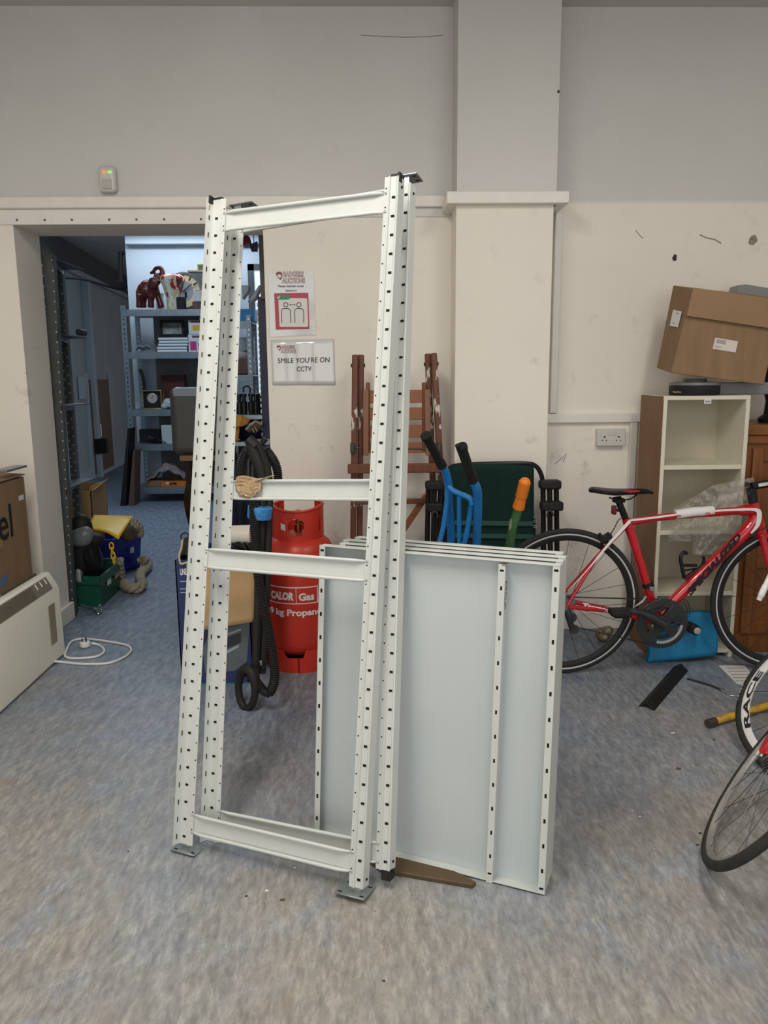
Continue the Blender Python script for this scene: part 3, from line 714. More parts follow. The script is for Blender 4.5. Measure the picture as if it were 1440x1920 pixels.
# ------------------------------------------------------------------ suitcase, stool, brass tray
st = thing('stool_table', 'small dark framed wooden stool carrying the grey suitcase', 'stool', (-1.2, 4.98, 0))
sz = T(350,852,4.9).z
sx0 = T(338,848,4.85).x; sx1 = sx0+.33
MB().box((sx0,4.82,sz-.035),(sx1,5.14,sz)).build('top', mat('tan_wood_top', (.24,.13,.06), .5), st, bevel=.004)
for (xx, yy, ex) in ((sx0+.04,4.86,.05),(sx1-.04,4.86,0),(sx0+.04,5.1,.03),(sx1-.04,5.1,0)):
    MB().bar((xx,yy,sz-.035),(xx+ex,yy,0),.036,.036,(0,1,0)).build('leg', mat('dark_leg', (.02,.012,.01), .5), st, bevel=.003)
MB().box((sx0+.05,4.86,sz-.10),(sx1-.05,4.88,sz-.035)).build('rail', mat('dark_leg', (.02,.012,.01), .5), st)
cs = thing('suitcase', 'grey hard shell suitcase standing on the stool in the back room', 'suitcase', (-1.1, 4.98, sz))
c0 = T(321,845,4.86); c1 = T(321,727,4.86)
sw = .34; sh = c1.z-sz
MB().box((c0.x,4.86,sz+.001),(c0.x+sw,5.08,sz+sh)).build('shell', mat('taupe_suitcase', (.085,.082,.075), .5, c2=(.075,.07,.065), scale=10), cs, bevel=.045, seg=5)
MB().box((c0.x+.03,4.852,sz+sh-.055),(c0.x+sw-.03,4.87,sz+sh-.012)).build('edge_band', mat('pale_blue_band', (.24,.30,.32), .4), cs, bevel=.006)
for u_ in (335, 360):
    MB().cbox(T(u_,729,4.93)+V(0,0,.004), (.04,.025,.012)).build('latch', STEEL, cs, bevel=.003)
# brass tray leaning by the stool leg
tc_ = T(371,962,4.74)
M_ = Matrix.Rotation(R(-58),3,'Z') @ Matrix.Rotation(R(6),3,'X')
ax = M_ @ V(0,-1,0)
rad = tc_.z*0+.20
tag(MB().lathe([(.001,.0),(.09,.0),(.14,.004),(.174,.014),(.188,.018),(.190,.012),(.145,-.004),(.001,-.006)], tc_, ax, 48).build('brass_tray', mat('aged_brass', (.20,.12,.035), .3, .9, c2=(.05,.03,.012), scale=40, bump=.5, bscale=80), ang=60),
    'round embossed brass tray on its edge behind the blue box', 'tray')

# ------------------------------------------------------------------ galvanised shelving unit in the back room
SY = 8.35
u0 = T(250,930,SY).x; u1 = T(428,930,SY).x
zt = T(300,578,SY).z
sh = thing('metal_shelving', 'galvanised slotted shelving unit against the pale back partition', 'shelving', ((u0+u1)/2, SY, 0))
def slotted_post(b, x, y, z1, wdt=.04, m0=0, m1=1, pitch=.045, face='y', z0=0):
    b.cur = m0; b.box((x-wdt/2,y-.0015,z0),(x+wdt/2,y+.0015,z1)).box((x-wdt/2,y,z0),(x-wdt/2+.003,y+wdt,z1))
    b.cur = m1; k = z0+.03
    while k < z1-.02:
        b.box((x-.006,y-.003,k),(x+.006,y+.003,k+.018)); k += pitch
for (x, y) in ((u0+.02,SY),(u1-.02,SY),(u0+.02,SY+.5),(u1-.02,SY+.5)):
    b = MB(); slotted_post(b, x, y, zt+.03, .055, 0, 1, .05); b.build('post', [GALV, mat('dark_hole', (.03,.035,.04), .8) if y < SY+.1 else mat('bright_slot', (.75,.8,.82), .6)], sh, smooth=False)
shelf_z = [T(300,v,SY).z for v in (580, 660, 768, 833, 914)]
for z in shelf_z:
    b = MB().box((u0,SY,z-.012),(u1,SY+.5,z)); b.box((u0+.01,SY-.004,z-.07),(u1-.01,SY,z)).box((u0+.01,SY+.5,z-.05),(u1-.01,SY+.504,z))
    b.build('shelf', [GALV], sh, bevel=.003)
MB().box((T(270,700,SY).x,SY+.49,shelf_z[4]),(u1-.03,SY+.498,shelf_z[0]-.02)).build('back_panel', mat('grey_brown_backing', (.20,.19,.18), .8, c2=(.17,.16,.15), scale=3), sh)
BP = lambda u, i, dy=0.12: V(T(u, 700, SY+dy).x, SY+dy, shelf_z[i]+.001)
ppm = 1443/ (SY*.99)      # rough pixels per metre at this distance
# elephant
ex = BP(285, 0, .16); S_ = .42/78*1.0*2.0/2.0
def EP(u, v, dy=.16): return T(u, v, SY+dy)
b = MB()
rr = 1/ppm
def eb(u, v, ru, rv, dy=.16, rd=None, rot=0):
    b.ball(EP(u,v,dy), (ru*rr, (rd if rd else ru*.8)*rr, rv*rr), 18, 12, Matrix.Rotation(R(rot),3,'Y'))
eb(272,545,15,15); eb(284,540,13,14); eb(276,536,13,11); eb(292,527,10,9,rot=-30); eb(296,519,8,7); eb(263,550,8,12)
for (u, v0, v1, dy) in ((262,552,578,.13),(270,556,578,.2),(284,552,578,.13)): b.tube([EP(u,v0,dy), EP(u-1,(v0+v1)/2,dy), EP(u-1,v1-1,dy)], [7.5*rr,5.5*rr,6*rr], 14)
b.tube([EP(290,535,.2), EP(296,556,.2), EP(303,577,.2)], [7*rr,5.5*rr,6*rr], 14)
b.tube(spline([EP(299,522), EP(304,518), EP(304,508), EP(300,502), EP(292,503), EP(287,510), EP(281,512)]), [5.5*rr*(1-.5*k/48) for k in range(49)], 12)
b.tube([EP(256,545), EP(257,562)], [2*rr,1.5*rr], 8)
b.ball(EP(287,530,.09), (10*rr, 2.5*rr, 11*rr), 16, 10, Matrix.Rotation(R(20),3,'Y'))
b.tube(spline([EP(297,527,.12), EP(303,526,.11), EP(305,521,.11)]), [2*rr]*8+[1.2*rr]*9, 8)
el = b.build('elephant_statue', mat('dark_red_lacquer', (.10,.012,.008), .3), remesh=.008)
tag(el, 'dark red carved elephant with raised trunk on the top back room shelf', 'statue')
# glass vase
vc = BP(333, 0, .14)
hv = (577-513)*rr
VZ = mat('streaked_glass_vase', (.80,.80,.78), .12, c2=(.62,.03,.01), scale=14, amt=.12, stretch=(1,1,.35), detail=3)
nt = VZ.node_tree; rp = [n for n in nt.nodes if n.type == 'VALTORGB'][0]
e = rp.color_ramp.elements; e[0].position = .40; e[0].color = (.75,.78,.80,1); e[1].position = .47; e[1].color = (.70,.50,.03,1)
for p_, c_ in ((.52,(.75,.74,.70,1)),(.56,(.55,.03,.01,1)),(.66,(.07,.04,.03,1))): q = e.new(p_); q.color = c_
tag(MB().lathe([(.070,0),(.072,.01),(.07,hv*.1),(.075,hv*.35),(.10,hv*.6),(.125,hv*.8),(.128,hv*.9),(.10,hv*.98),(.085,hv),(.08,hv*.98),(.10,hv*.8),(.07,hv*.4),(.06,.02),(.001,.015)], vc, n=36, sx=1.0).build('glass_vase', VZ, ang=70), 'streaky multicoloured glass vase beside the red elephant', 'vase')
tag(MB().lathe([(.04,0),(.045,.05),(.035,.14),(.045,.19),(.04,.19),(.02,.01)], BP(308,0,.3), n=24).build('glass_jar', mat('clear_grey_glass', (.45,.48,.5), .15)), 'clear glass jar between the red elephant and the coloured vase', 'jar')
# big round clock leaning at the back
cc = EP(345,546,.36); cR = 35*rr
ck = thing('wall_clock', 'large round clock with pale face leaning behind the vase', 'clock', V(cc.x, SY+.36, shelf_z[0]))
MB().lathe([(cR,-.012),(cR,.02),(cR-.018,.024),(cR-.022,.012),(.001,.012)], cc, (0,-1,.08), 48).build('case', mat('dark_bronze', (.08,.075,.07), .4), ck)
MB().lathe([(cR-.024,.013),(cR-.024,.0145),(.001,.0145)], cc, (0,-1,.08), 48).build('face', mat('tan_dial', (.55,.45,.30), .6), ck)
MB().lathe([(cR*.52,.0148),(cR*.52,.016),(.001,.016)], cc, (0,-1,.08), 40).build('inner_dial', mat('grey_dial', (.25,.27,.29), .6), ck)
for k in range(12):
    a = 2*PI*k/12; dd = V(math.sin(a),0,math.cos(a)); q = cc+V(0,-.018,0)
    MB().bar(q+dd*cR*.62, q+dd*cR*.85, .016, .003, (0,1,0)).build('numeral', INK, ck)
for a, l in ((.9,.45),(-1.2,.3)):
    dd = V(math.sin(a),0,math.cos(a)); MB().bar(cc+V(0,-.021,0), cc+V(0,-.021,0)+dd*cR*l*1.3, .01, .003, (0,1,0)).build('hand', INK, ck)
# pictures behind
GOLD = mat('dull_gold_frame', (.28,.22,.07), .4, .4)
def framed(name, label, cat, u0_, v0_, u1_, v1_, y, fr, inner, wd=.02, lean=0.04, slab=False, group=None):
    a = T(u0_, v1_, y); c = T(u1_, v0_, y); r_ = thing(name, label, cat, V((a.x+c.x)/2, y, a.z), group)
    b = MB(); th = .02
    b.box((a.x,y-th/2,a.z),(a.x+wd,y+th/2,c.z)).box((c.x-wd,y-th/2,a.z),(c.x,y+th/2,c.z)).box((a.x+wd,y-th/2,a.z),(c.x-wd,y+th/2,a.z+wd)).box((a.x+wd,y-th/2,c.z-wd),(c.x-wd,y+th/2,c.z))
    b.build('frame', fr, r_, bevel=.002); MB().box((a.x+wd,y-.004,a.z+wd),(c.x-wd,y+.006,c.z-wd)).build('picture', inner, r_)
    return r_
DG = mat('dark_grey_picture', (.07,.075,.075), .5)
framed('framed_picture', 'gold edged dark frame standing in front of the taller one on the top shelf', 'picture frame', 355, 507, 400, 580, SY+.43, GOLD, DG, .018)
framed('framed_picture', 'tall gold edged dark frame rearmost on the top shelf', 'picture frame', 374, 495, 410, 580, SY+.47, GOLD, DG, .018)
tag(MB().box(tuple(BP(347,0,.1)-V(.045,.04,0)), tuple(BP(347,0,.1)+V(.045,.04,.13))).tube([BP(356,0,.1)+V(0,0,.12), BP(356,0,.1)+V(0,0,.19)], .012).build('speaker', MATB, bevel=.012), 'small black speaker with a knob standing right of the vase', 'speaker')
def cart(name, label, cat, u0_, u1_, v0_, v1_, dy, dep, m, kids=(), zbase=None, group=None, bevel=.002):
    a = T(u0_, v1_, SY+dy); c = T(u1_, v0_, SY+dy); z0 = a.z if zbase is None else zbase
    o = tag(MB().box((a.x,SY+dy,z0),(c.x,SY+dy+dep,c.z)).build(name, m, bevel=bevel), label, cat, group)
    for (ku0,kv0,ku1,kv1,km,kn) in kids:
        p = T(ku0,kv1,SY+dy-.002); q = T(ku1,kv0,SY+dy-.002)
        MB().box((p.x,SY+dy-.002,p.z),(q.x,SY+dy,q.z)).build(kn, km, o, smooth=False)
    return o
WB_ = mat('white_box_card', (.72,.76,.80), .5)
zz = shelf_z[0]+.001
z1_ = T(360,565,SY+.06).z
cart('brown_box', 'flat dark brown patterned box under the small white box', 'box', 361, 395, 565, 578, .06, .2, mat('dark_brown_card', (.10,.05,.035), .5), [(364,568,370,576,mat('dull_red', (.25,.05,.03), .5),'printed_picture')], zz)
cart('white_box', 'small white box with a yellow picture on top of the brown box', 'box', 364, 395, 545, 565, .06, .15, WB_, [(377,547,386,561,mat('yellow_print', (.75,.45,.03), .5),'printed_picture')], z1_+.001)
# second shelf
cart('blue_tub', 'bright blue plastic box hanging below the top shelf', 'box', 373, 395, 582, 600, .02, .2, mat('teal_blue_plastic', (.01,.13,.25), .4), (), T(380,600,SY).z)
framed('framed_picture', 'black framed photo standing on the pile of white books', 'picture frame', 301, 600, 345, 632, SY+.2, mat('black_frame', (.02,.02,.02), .4), mat('grey_photo', (.10,.09,.075), .3, c2=(.40,.42,.42), scale=9, amt=.3), .03)
bz = shelf_z[1]+.001; nb = 5; hb = (T(320,632,SY+.1).z-bz)/nb
for k in range(nb):
    o_ = (.0, .0, .012, .022, .016)[k]; a = T(294,650,SY+.08).x+o_; 
    r_ = thing('book', ['white book at the bottom of the pile of five', 'pale book second from the bottom of the pile of five', 'pale book in the middle of the pile of five', 'white book second from the top of the pile of five', 'white book on top of the pile of five under the black frame'][k], 'book', (a+.15, SY+.15, bz+k*hb), 'pile of pale books on the second shelf')
    MB().box((a+.003,SY+.083,bz+k*hb+.004),(a+.317-o_*.2,SY+.285,bz+(k+1)*hb-.006)).build('pages', mat('page_white', (.80,.86,.90), .6), r_)
    MB().box((a,SY+.08,bz+k*hb),(a+.32-o_*.2,SY+.29,bz+k*hb+.004)).box((a,SY+.08,bz+(k+1)*hb-.006),(a+.32-o_*.2,SY+.29,bz+(k+1)*hb-.001)).build('cover', mat('slate_cover', (.12,.14,.18), .5), r_)
cart('picture_book', 'white picture box with magenta and blue blobs on the second shelf', 'box', 354, 392, 627, 659, .1, .06, WB_, [(357,640,368,657,mat('magenta_print', (.60,.03,.20), .5),'printed_picture'), (372,643,380,657,mat('blue_print', (.02,.12,.60), .5),'printed_picture'), (360,629,376,633,mat('dark_print2', (.12,.05,.08), .5),'printed_word')], bz)
zz2 = T(360,627,SY+.1).z
cart('picture_book', 'white picture box with a yellow circle standing on the lower one', 'box', 354, 392, 600, 626, .1, .06, WB_, [(361,610,374,620,mat('yellow_print', (.75,.45,.03), .5),'printed_picture'), (357,601,380,605,mat('maroon_print', (.25,.03,.06), .5),'printed_word')], zz2+.002)
b = MB(); b.grid(lambda i,j: BP(257+27*i, 1, .05+.2*j)+V(0,0,.006+.07*math.sin(.3+i*2.3)*(1-j*.5)+.015*math.sin(i*9)), 10, 4)
tag(b.build('paper_sheets', mat('cool_paper', (.66,.72,.76), .5), solid=.003), 'loose white papers curling at the left end of the second shelf', 'paper')
# third shelf
z3 = shelf_z[2]+.001
mc = thing('mantel_clock', 'small square brass carriage clock on the third shelf', 'clock', BP(285,2,.1))
a = T(268,768,SY+.05); c = T(302,731,SY+.05)
BR = mat('polished_brass', (.55,.42,.16), .25, .9)
b = MB()
for x in (a.x, c.x-.012):
    for yy in (SY+.05, SY+.14): b.box((x,yy,z3),(x+.012,yy+.012,c.z))
for z in (z3, c.z-.014): b.box((a.x-.006,SY+.046,z),(c.x+.006,SY+.156,z+.014))
b.build('frame', BR, mc, bevel=.002)
MB().box((a.x+.02,SY+.075,z3+.014),(c.x-.02,SY+.13,c.z-.014)).build('body', MATB, mc)
mcx = V((a.x+c.x)/2, SY+.072, (z3+c.z)/2+.015)
MB().lathe([(.052,0),(.055,.006),(.046,.010),(.044,.006),(.001,.006)], mcx, (0,-1,0), 36).build('dial', mat('silver_dial', (.45,.42,.38), .35), mc)
MB().bar(mcx+V(0,-.008,0), mcx+V(.012,-.008,.028), .004,.002,(0,1,0)).bar(mcx+V(0,-.008,0), mcx+V(-.02,-.008,.005), .004,.002,(0,1,0)).build('hands', INK, mc)
cart('red_box', 'dark red leather box standing at the back of the third shelf', 'box', 305, 345, 703, 768, .3, .1, mat('dark_red_leather', (.085,.014,.012), .5, c2=(.06,.008,.008), scale=15), (), z3)
b = MB(); b.tube(spline([T(262,692,SY+.1), T(266,700,SY+.1), T(269,715,SY+.1), T(271,735,SY+.1), T(271,768,SY+.1)]), .018, 10)
tag(b.build('walking_stick', MATB), 'black curved stick standing at the left of the third shelf', 'stick')
b = MB(); b.ball(BP(312,2,.08)+V(0,0,.06), (.06,.05,.06), 14, 10).ball(BP(318,2,.08)+V(0,0,.045), (.07,.05,.045), 14, 10).ball(BP(305,2,.06)+V(0,0,.03), (.04,.04,.03), 14, 10)
tag(b.build('plastic_bag', mat('silver_plastic', (.45,.5,.55), .25, bump=.8, bscale=30), remesh=.008), 'crumpled silver plastic bag right of the brass clock', 'bag')
cart('navy_box', 'small navy box next to the crumpled silver bag', 'box', 311, 325, 762, 768, .04, .06, NAVY, (), z3)
# fourth shelf
z4 = shelf_z[3]+.001
b = MB(); b.grid(lambda i,j: BP(270+34*i, 3, .03+.2*j)+V(0,0,.012+.07*abs(math.sin(i*3+.4+j))*(1-.5*i)+.012*math.sin(i*17)), 14, 6)
tag(b.build('plastic_bag', mat('black_plastic_bag', (.035,.045,.055), .25), solid=.005), 'black plastic bag lying on the fourth shelf', 'bag')
cart('white_box', 'white upright carton on the fourth shelf beside the suitcase', 'box', 304, 330, 797, 832, .05, .1, mat('pale_grey_card', (.50,.56,.58), .5), (), z4)
cart('dark_boxes', 'dark packages hidden behind the white carton on the fourth shelf', 'box', 262, 300, 805, 832, .3, .1, mat('dark_package', (.04,.045,.05), .7), (), z4)
# bottom shelf
z5 = shelf_z[4]+.001
zc5 = T(310,903,SY+.1).z
cart('flat_box', 'brown flat carton at the left end of the bottom shelf', 'box', 274, 304, 901, 920, .1, .3, CARDD, (), z5)
ob = cart('orange_box', 'orange carton with dark lettering on the bottom shelf', 'box', 303, 347, 903, 922, .03, .3, mat('orange_card', (.62,.19,.03), .5), (), z5)
text('printed_word', 'ola', T(318,909,SY+.026), (1,0,0), (0,0,1), .08, .035, INK, ob, bold=.03); text('printed_word', 'SPORTS SHOES', T(307,918.5,SY+.026), (1,0,0), (0,0,1), .16, .03, INK, ob)
MB().box(tuple(T(311,908,SY+.027)), tuple(T(317,904,SY+.027)+V(0,.002,0))).build('price_label', PAPER, ob)
BAGM = mat('translucent_plastic_bag', (.36,.31,.32), .25, c2=(.24,.19,.20), scale=7, bump=.4, bscale=12)
b = MB(); q = BP(312,4,.15); zb = zc5+.004
b.grid(lambda i,j: V(T(276+70*i, 880, SY+.1).x, SY+.06+.22*j+.02*math.sin(i*9), zb+.01+ .25*math.sin(min(1,i*1.4+.02)*PI*.5)*(math.sin(PI*min(1,i*.75+.2))*.9)*(.55+.45*math.sin(j*PI))+.012*math.sin(i*23+j*9)), 24, 10)
tag(b.build('plastic_bag', BAGM, solid=.008), 'bulging grey translucent bag on the cartons of the bottom shelf', 'bag')
# boards leaning left of the unit
for k, (ub, ut, vt, vb, mm, lb_) in enumerate(((243,256,800,936,MATB,'black board leaning at the left end of the galvanised shelving'),(258,266,840,938,mat('brown_board', (.12,.07,.045), .6),'brown board leaning between the black board and the galvanised shelving'))):
    p = T(ub, vb, SY+.0); q = T(ut, vt, SY+.06)
    tag(MB().hexa([V(p.x-.03,p.y-.24,0),V(p.x+.03,p.y-.24,0),V(p.x+.03,p.y-.02,0),V(p.x-.03,p.y-.02,0),V(q.x-.005,p.y-.24,q.z),V(q.x+.01,p.y-.24,q.z),V(q.x+.01,p.y-.02,q.z),V(q.x-.005,p.y-.02,q.z)]).build('board', mm), lb_, 'board')
# second unit seen between the frame and the doorway edge
SY = 7.7
v0_, v1_ = T(431,930,SY).x, T(482,930,SY).x
s2_ = thing('metal_shelving', 'second galvanised shelving unit glimpsed between the frame and the navy rack', 'shelving', ((v0_+v1_)/2, SY, 0))
for (x, y) in ((v0_,SY),(v1_-.02,SY),(v0_,SY+.4),(v1_-.02,SY+.4)):
    b = MB(); slotted_post(b, x, y, T(480,590,SY).z, .045, 0, 1, .05); b.build('post', [GALV, MATS['bright_slot']], s2_, smooth=False)
for v_ in (602, 703, 800, 880):
    z = T(460,v_,SY).z; MB().box((v0_,SY,z-.012),(v1_,SY+.4,z)).box((v0_+.01,SY-.004,z-.07),(v1_-.01,SY,z)).build('shelf', GALV, s2_, bevel=.003)
cart('blue_tub', 'deep blue crate at the right end of the top shelf', 'box', 440, 477, 579, 601, .02, .3, mat('teal_blue_plastic', (.01,.13,.25), .4), (), T(460,602,SY).z+.002)
cart('white_box', 'white carton standing at the back of the shelf under the deep blue crate', 'box', 438, 475, 632, 656, .26, .1, mat('cool_white_card', (.62,.66,.70), .5), (), T(460,703,SY).z+.001)
hz2 = T(460,703,SY).z+.002
hb_ = thing('handbag', 'brown handbag with a loop handle on the shelf by the navy post', 'bag', V(T(462,1,SY).x,SY+.15,hz2))
b = MB().box(tuple(V(T(442,700,SY+.1).x,SY+.1,hz2)), tuple(V(T(474,700,SY+.1).x,SY+.22,T(450,668,SY+.1).z)))
b.build('body', mat('dark_red_brown_leather', (.07,.028,.018), .5, c2=(.12,.05,.03), scale=12), hb_, bevel=.02)
MB().tube(spline([T(450,669,SY+.14), T(455,660,SY+.14), T(465,658,SY+.14), T(471,669,SY+.14)]), .008, 8).build('handle', mat('dark_handle', (.05,.03,.02), .5), hb_)
MB().ball(T(450,668,SY+.14), (.09,.05,.05)).build('cloth_lining', mat('grey_lining', (.25,.22,.2), .7), hb_)
# ------------------------------------------------------------------ navy rack inside the doorway on the right
ny = 4.75
nx0, nx1 = T(485,700,ny).x, T(499,700,ny).x
nz = T(490,556,ny).z
nr_ = thing('storage_rack', 'navy blue steel rack post just inside the doorway with tools behind it', 'shelving', (nx0,ny,0))
for yy in (ny, ny+.55):
    b = MB(); b.box((nx0+.012,yy,0),(nx1+.03,yy+.003,nz)).box((nx0+.010,yy,0),(nx0+.013,yy+.05,nz))
    b.cur = 1; k = .1
    while k < nz-.05: b.box((nx0+.004,yy-.002,k),(nx0+.011,yy+.001,k+.022)); k += .035
    b.build('post', [NAVY, mat('bright_slot', (.75,.8,.82), .6)], nr_, smooth=False)
SZ = [T(470,v,ny).z for v in (828, 778, 930)]
for z in SZ:
    MB().box((nx0-.19,ny+.01,z-.03),(nx0+.01,ny+.55,z)).build('shelf', GALV, nr_, bevel=.003)
MB().box((nx0-.19,ny+.01,0),(nx0-.165,ny+.05,T(470,778,ny).z)).build('post', NAVY, nr_)
# things on it
cz = SZ[1]+.001
for k, u_ in enumerate((449, 458, 471, 480)):
    p = T(u_, 760, ny+.1); bt = MB().lathe([(.020,0),(.020,.075),(.012,.082),(.012,.105),(.017,.107),(.017,.125),(.004,.127)], (p.x, ny+.1, cz), n=16)
    o = tag(bt.build('bottle', mat('black_glass', (.012,.015,.014), .12)), 'black glossy bottle in the row on the navy rack, seen between frame and doorway', 'bottle', 'black bottles on the navy rack')
b = MB(); b.tube(spline([T(457,735,ny+.2), T(457,727,ny+.2), T(463,724,ny+.2), T(469,728,ny+.2), T(469,739,ny+.2)]), .006, 8).box(tuple(V(T(452,1,ny+.25).x,ny+.18,cz)), tuple(V(T(478,1,ny+.25).x,ny+.3,T(460,738,ny+.2).z)))
tag(b.build('black_case', MATB, bevel=.01), 'black case with a hooped handle behind the row of black bottles', 'case')
dt = thing('power_tool', 'orange yellow power tool with a long grip on the navy rack', 'power tool', T(455,828,ny+.02))
OY = mat('orange_yellow_plastic', (.50,.22,.025), .45)
b = MB(); b.hexa([T(440,803,ny-.1), T(452,800,ny-.1), T(452,800,ny+.05), T(440,803,ny+.05), T(440,779,ny-.1), T(456,779,ny-.1), T(456,779,ny+.05), T(440,779,ny+.05)])
b.hexa([T(450,801,ny-.1), T(464,797,ny-.08), T(464,797,ny+.03), T(450,801,ny+.05), T(450,779,ny-.1), T(470,787,ny-.08), T(470,787,ny+.03), T(450,779,ny+.05)])
b.hexa([T(440,828,ny-.05), T(447,828,ny-.05), T(447,828,ny+.02), T(440,828,ny+.02), T(441,802,ny-.07), T(450,800,ny-.07), T(450,800,ny+.03), T(441,802,ny+.03)])
b.build('body', OY, dt, bevel=.008)
sn = thing('trainer_shoe', 'brown and grey trainer with pale stripes tipped on the navy rack', 'shoe', T(478,828,ny-.05))
b = MB(); b.tube([T(464,808,ny-.1), T(472,802,ny-.1), T(482,798,ny-.1), T(491,799,ny-.1)], [.012,.030,.036,.022], 12); b.build('upper', mat('brown_suede', (.11,.07,.04), .8), sn)
MB().tube([T(461,806,ny-.115), T(470,797,ny-.115), T(480,792,ny-.115), T(492,796,ny-.115)], [.008,.012,.013,.008], 8).build('sole', mat('grey_sole', (.28,.28,.28), .6), sn)
MB().bar(T(473,804,ny-.142), T(477,811,ny-.14), .006,.004).bar(T(478,801,ny-.142), T(482,809,ny-.14), .006,.004).build('stripe', mat('cream_stripe', (.6,.5,.4), .6), sn)
tag(MB().box(tuple(V(T(448,1,ny-.03).x,ny-.03,T(450,834,ny).z)), tuple(V(T(485,1,ny-.03).x,ny+.02,T(450,823,ny).z))).build('grey_tray', mat('pale_grey_plastic', (.40,.42,.44), .5), bevel=.004), 'pale grey tray under the shoe on the navy rack', 'tray')
tag(MB().box(tuple(V(nx0-.17,ny+.1,SZ[0])), tuple(V(nx0-.01,ny+.4,SZ[0]+.12))).build('dark_bundle', mat('dark_blue_bundle', (.01,.012,.035), .7), bevel=.03), 'dark blue bundle behind the trainer on the navy rack', 'bundle')
b = MB()
for k, u_ in enumerate((446, 455, 466, 474)):
    tag(MB().tube([T(u_,845,ny+.15), T(u_-1,905,ny+.12)], .008, 8).build('metal_rod', mat('grey_rod', (.30,.30,.32), .3, .8)), 'grey metal rod standing under the lower shelf of the navy rack', 'rod', 'grey rods below the shelf of the navy rack')
tag(MB().box(tuple(V(nx0-.19,ny+.3,SZ[2])), tuple(V(nx0-.02,ny+.5,SZ[0]-.05))).build('dark_board', mat('dark_brown_panel', (.04,.03,.03), .7)), 'dark board at the back of the navy rack below the shoe', 'panel')
# red shade and navy sign high by the doorway edge
b = MB(); b.extr([T(455,449,5.2), T(458,440,5.2), T(464,440,5.2), T(468,456,5.2), T(456,460,5.2)], (0,.12,0)).tube([T(460,441,5.26), V(T(460,441,5.26).x,5.26,CZ)], .004, 6)
tag(b.build('hanging_lampshade', mat('dull_red_fabric', (.25,.02,.02), .6)), 'dark red lampshade hanging high in the back room', 'lampshade')
b = MB(); b.extr([T(470,458,4.9), T(482,452,4.9), T(482,471,4.9), T(471,471,4.9)], (0,.03,0)).tube(spline([T(468,455,4.9), T(470,465,4.9), T(475,472,4.9)]), .003, 6).tube([T(476,456,4.915), V(T(476,456,4.915).x,4.915,CZ)], .003, 6)
tag(b.build('hanging_bag', mat('navy_sign', (.02,.035,.09), .5)), 'small navy blue item hanging near the top of the doorway', 'hanging item')
b = MB(); b.extr([T(465,566,5.0), T(486,534,5.0), T(487,540,5.0), T(478,560,5.0), T(468,567,5.0), T(466,564,5.0)], (0,.1,0))
tag(b.build('white_lampshade', mat('cool_paper', (.66,.72,.76), .5)), 'white folded card shade high beside the navy post', 'shade')
tag(MB().extr([T(453,535,5.2), T(466,535,5.2), T(465,545,5.2), T(454,560,5.2)], (0,.1,0)).build('white_card', mat('cool_paper', (.66,.72,.76), .5)), 'white card standing high in the back room left of the folded shade', 'card')
# strip of dark panelling by the reveal (edge of boards stored inside)
tag(MB().box((T(486,480,4.4).x,4.4,T(486,560,4.4).z), (T(500,480,4.4).x,4.9,DZ+.3)).build('tall_board', mat('dull_khaki_board', (.13,.12,.10), .7)), 'dull khaki board standing upright behind the doorway edge above the navy post', 'board')

# ------------------------------------------------------------------ dark grey slotted shelving unit, left inside the doorway
uy0, uy1 = 4.24, 4.70
us = thing('steel_shelving', 'dark grey slotted steel shelving at the left inside the doorway', 'shelving', F(145,1165))
def leanpost(ub, vb, ut, vt, y, m, wd):
    a = T(ub,vb,y); a.z = 0; c = T(ut,vt,y); b = MB()
    x1_ = (T(ut+wd,vt,y).x-c.x)
    b.hexa([V(a.x,y,0),V(a.x+x1_,y,0),V(a.x+x1_,y+.003,0),V(a.x,y+.003,0),V(c.x,y,c.z),V(c.x+x1_,y,c.z),V(c.x+x1_,y+.003,c.z),V(c.x,y+.003,c.z)])
    b.hexa([V(a.x+x1_,y,0),V(a.x+x1_+.003,y,0),V(a.x+x1_+.003,y+.04,0),V(a.x+x1_,y+.04,0),V(c.x+x1_,y,c.z),V(c.x+x1_+.003,y,c.z),V(c.x+x1_+.003,y+.04,c.z),V(c.x+x1_,y+.04,c.z)])
    b.cur = 1; n = int(c.z/.026)
    for k in range(2, n):
        f_ = k/n; xx = a.x+(c.x-a.x)*f_; z = c.z*f_
        if k % 2: b.box((xx+.004,y-.001,z-.004),(xx+.010,y+.001,z+.004))
        else: b.box((xx+x1_-.008,y-.001,z-.004),(xx+x1_-.002,y+.001,z+.004))
    return b.build('post', [DKST, m], us, smooth=False), a, c, x1_
LH = mat('light_through_hole', (.45,.50,.50), .6)
_, A0, A1, wA = leanpost(121,1190,76,478,uy0,LH,23)
_, B0, B1, wB = leanpost(151,1135,102,490,uy1,LH,12)
def at_h(a, c, z): return a+(c-a)*(z/c.z)
zs = [A1.z-.01, T(115,630,4.5).z, T(125,758,4.5).z, T(135,905,4.5).z]
for z in zs:
    p = at_h(A0,A1,z)+V(wA,0,0); q = at_h(B0,B1,min(z,B1.z))+V(wB,0,0)
    b = MB(); b.hexa([V(p.x-.004,uy0,z-.035),V(p.x,uy0,z-.035),V(q.x,uy1+.04,z-.035),V(q.x-.004,uy1+.04,z-.035),V(p.x-.004,uy0,z),V(p.x,uy0,z),V(q.x,uy1+.04,z),V(q.x-.004,uy1+.04,z)])
    b.box((p.x-1.0,uy0+.004,z-.006),(p.x-.004,uy1,z)).box((p.x-1.0,uy0+.004,z-.035),(p.x-.004,uy0+.006,z))
    b.build('shelf', DKST, us, smooth=False)
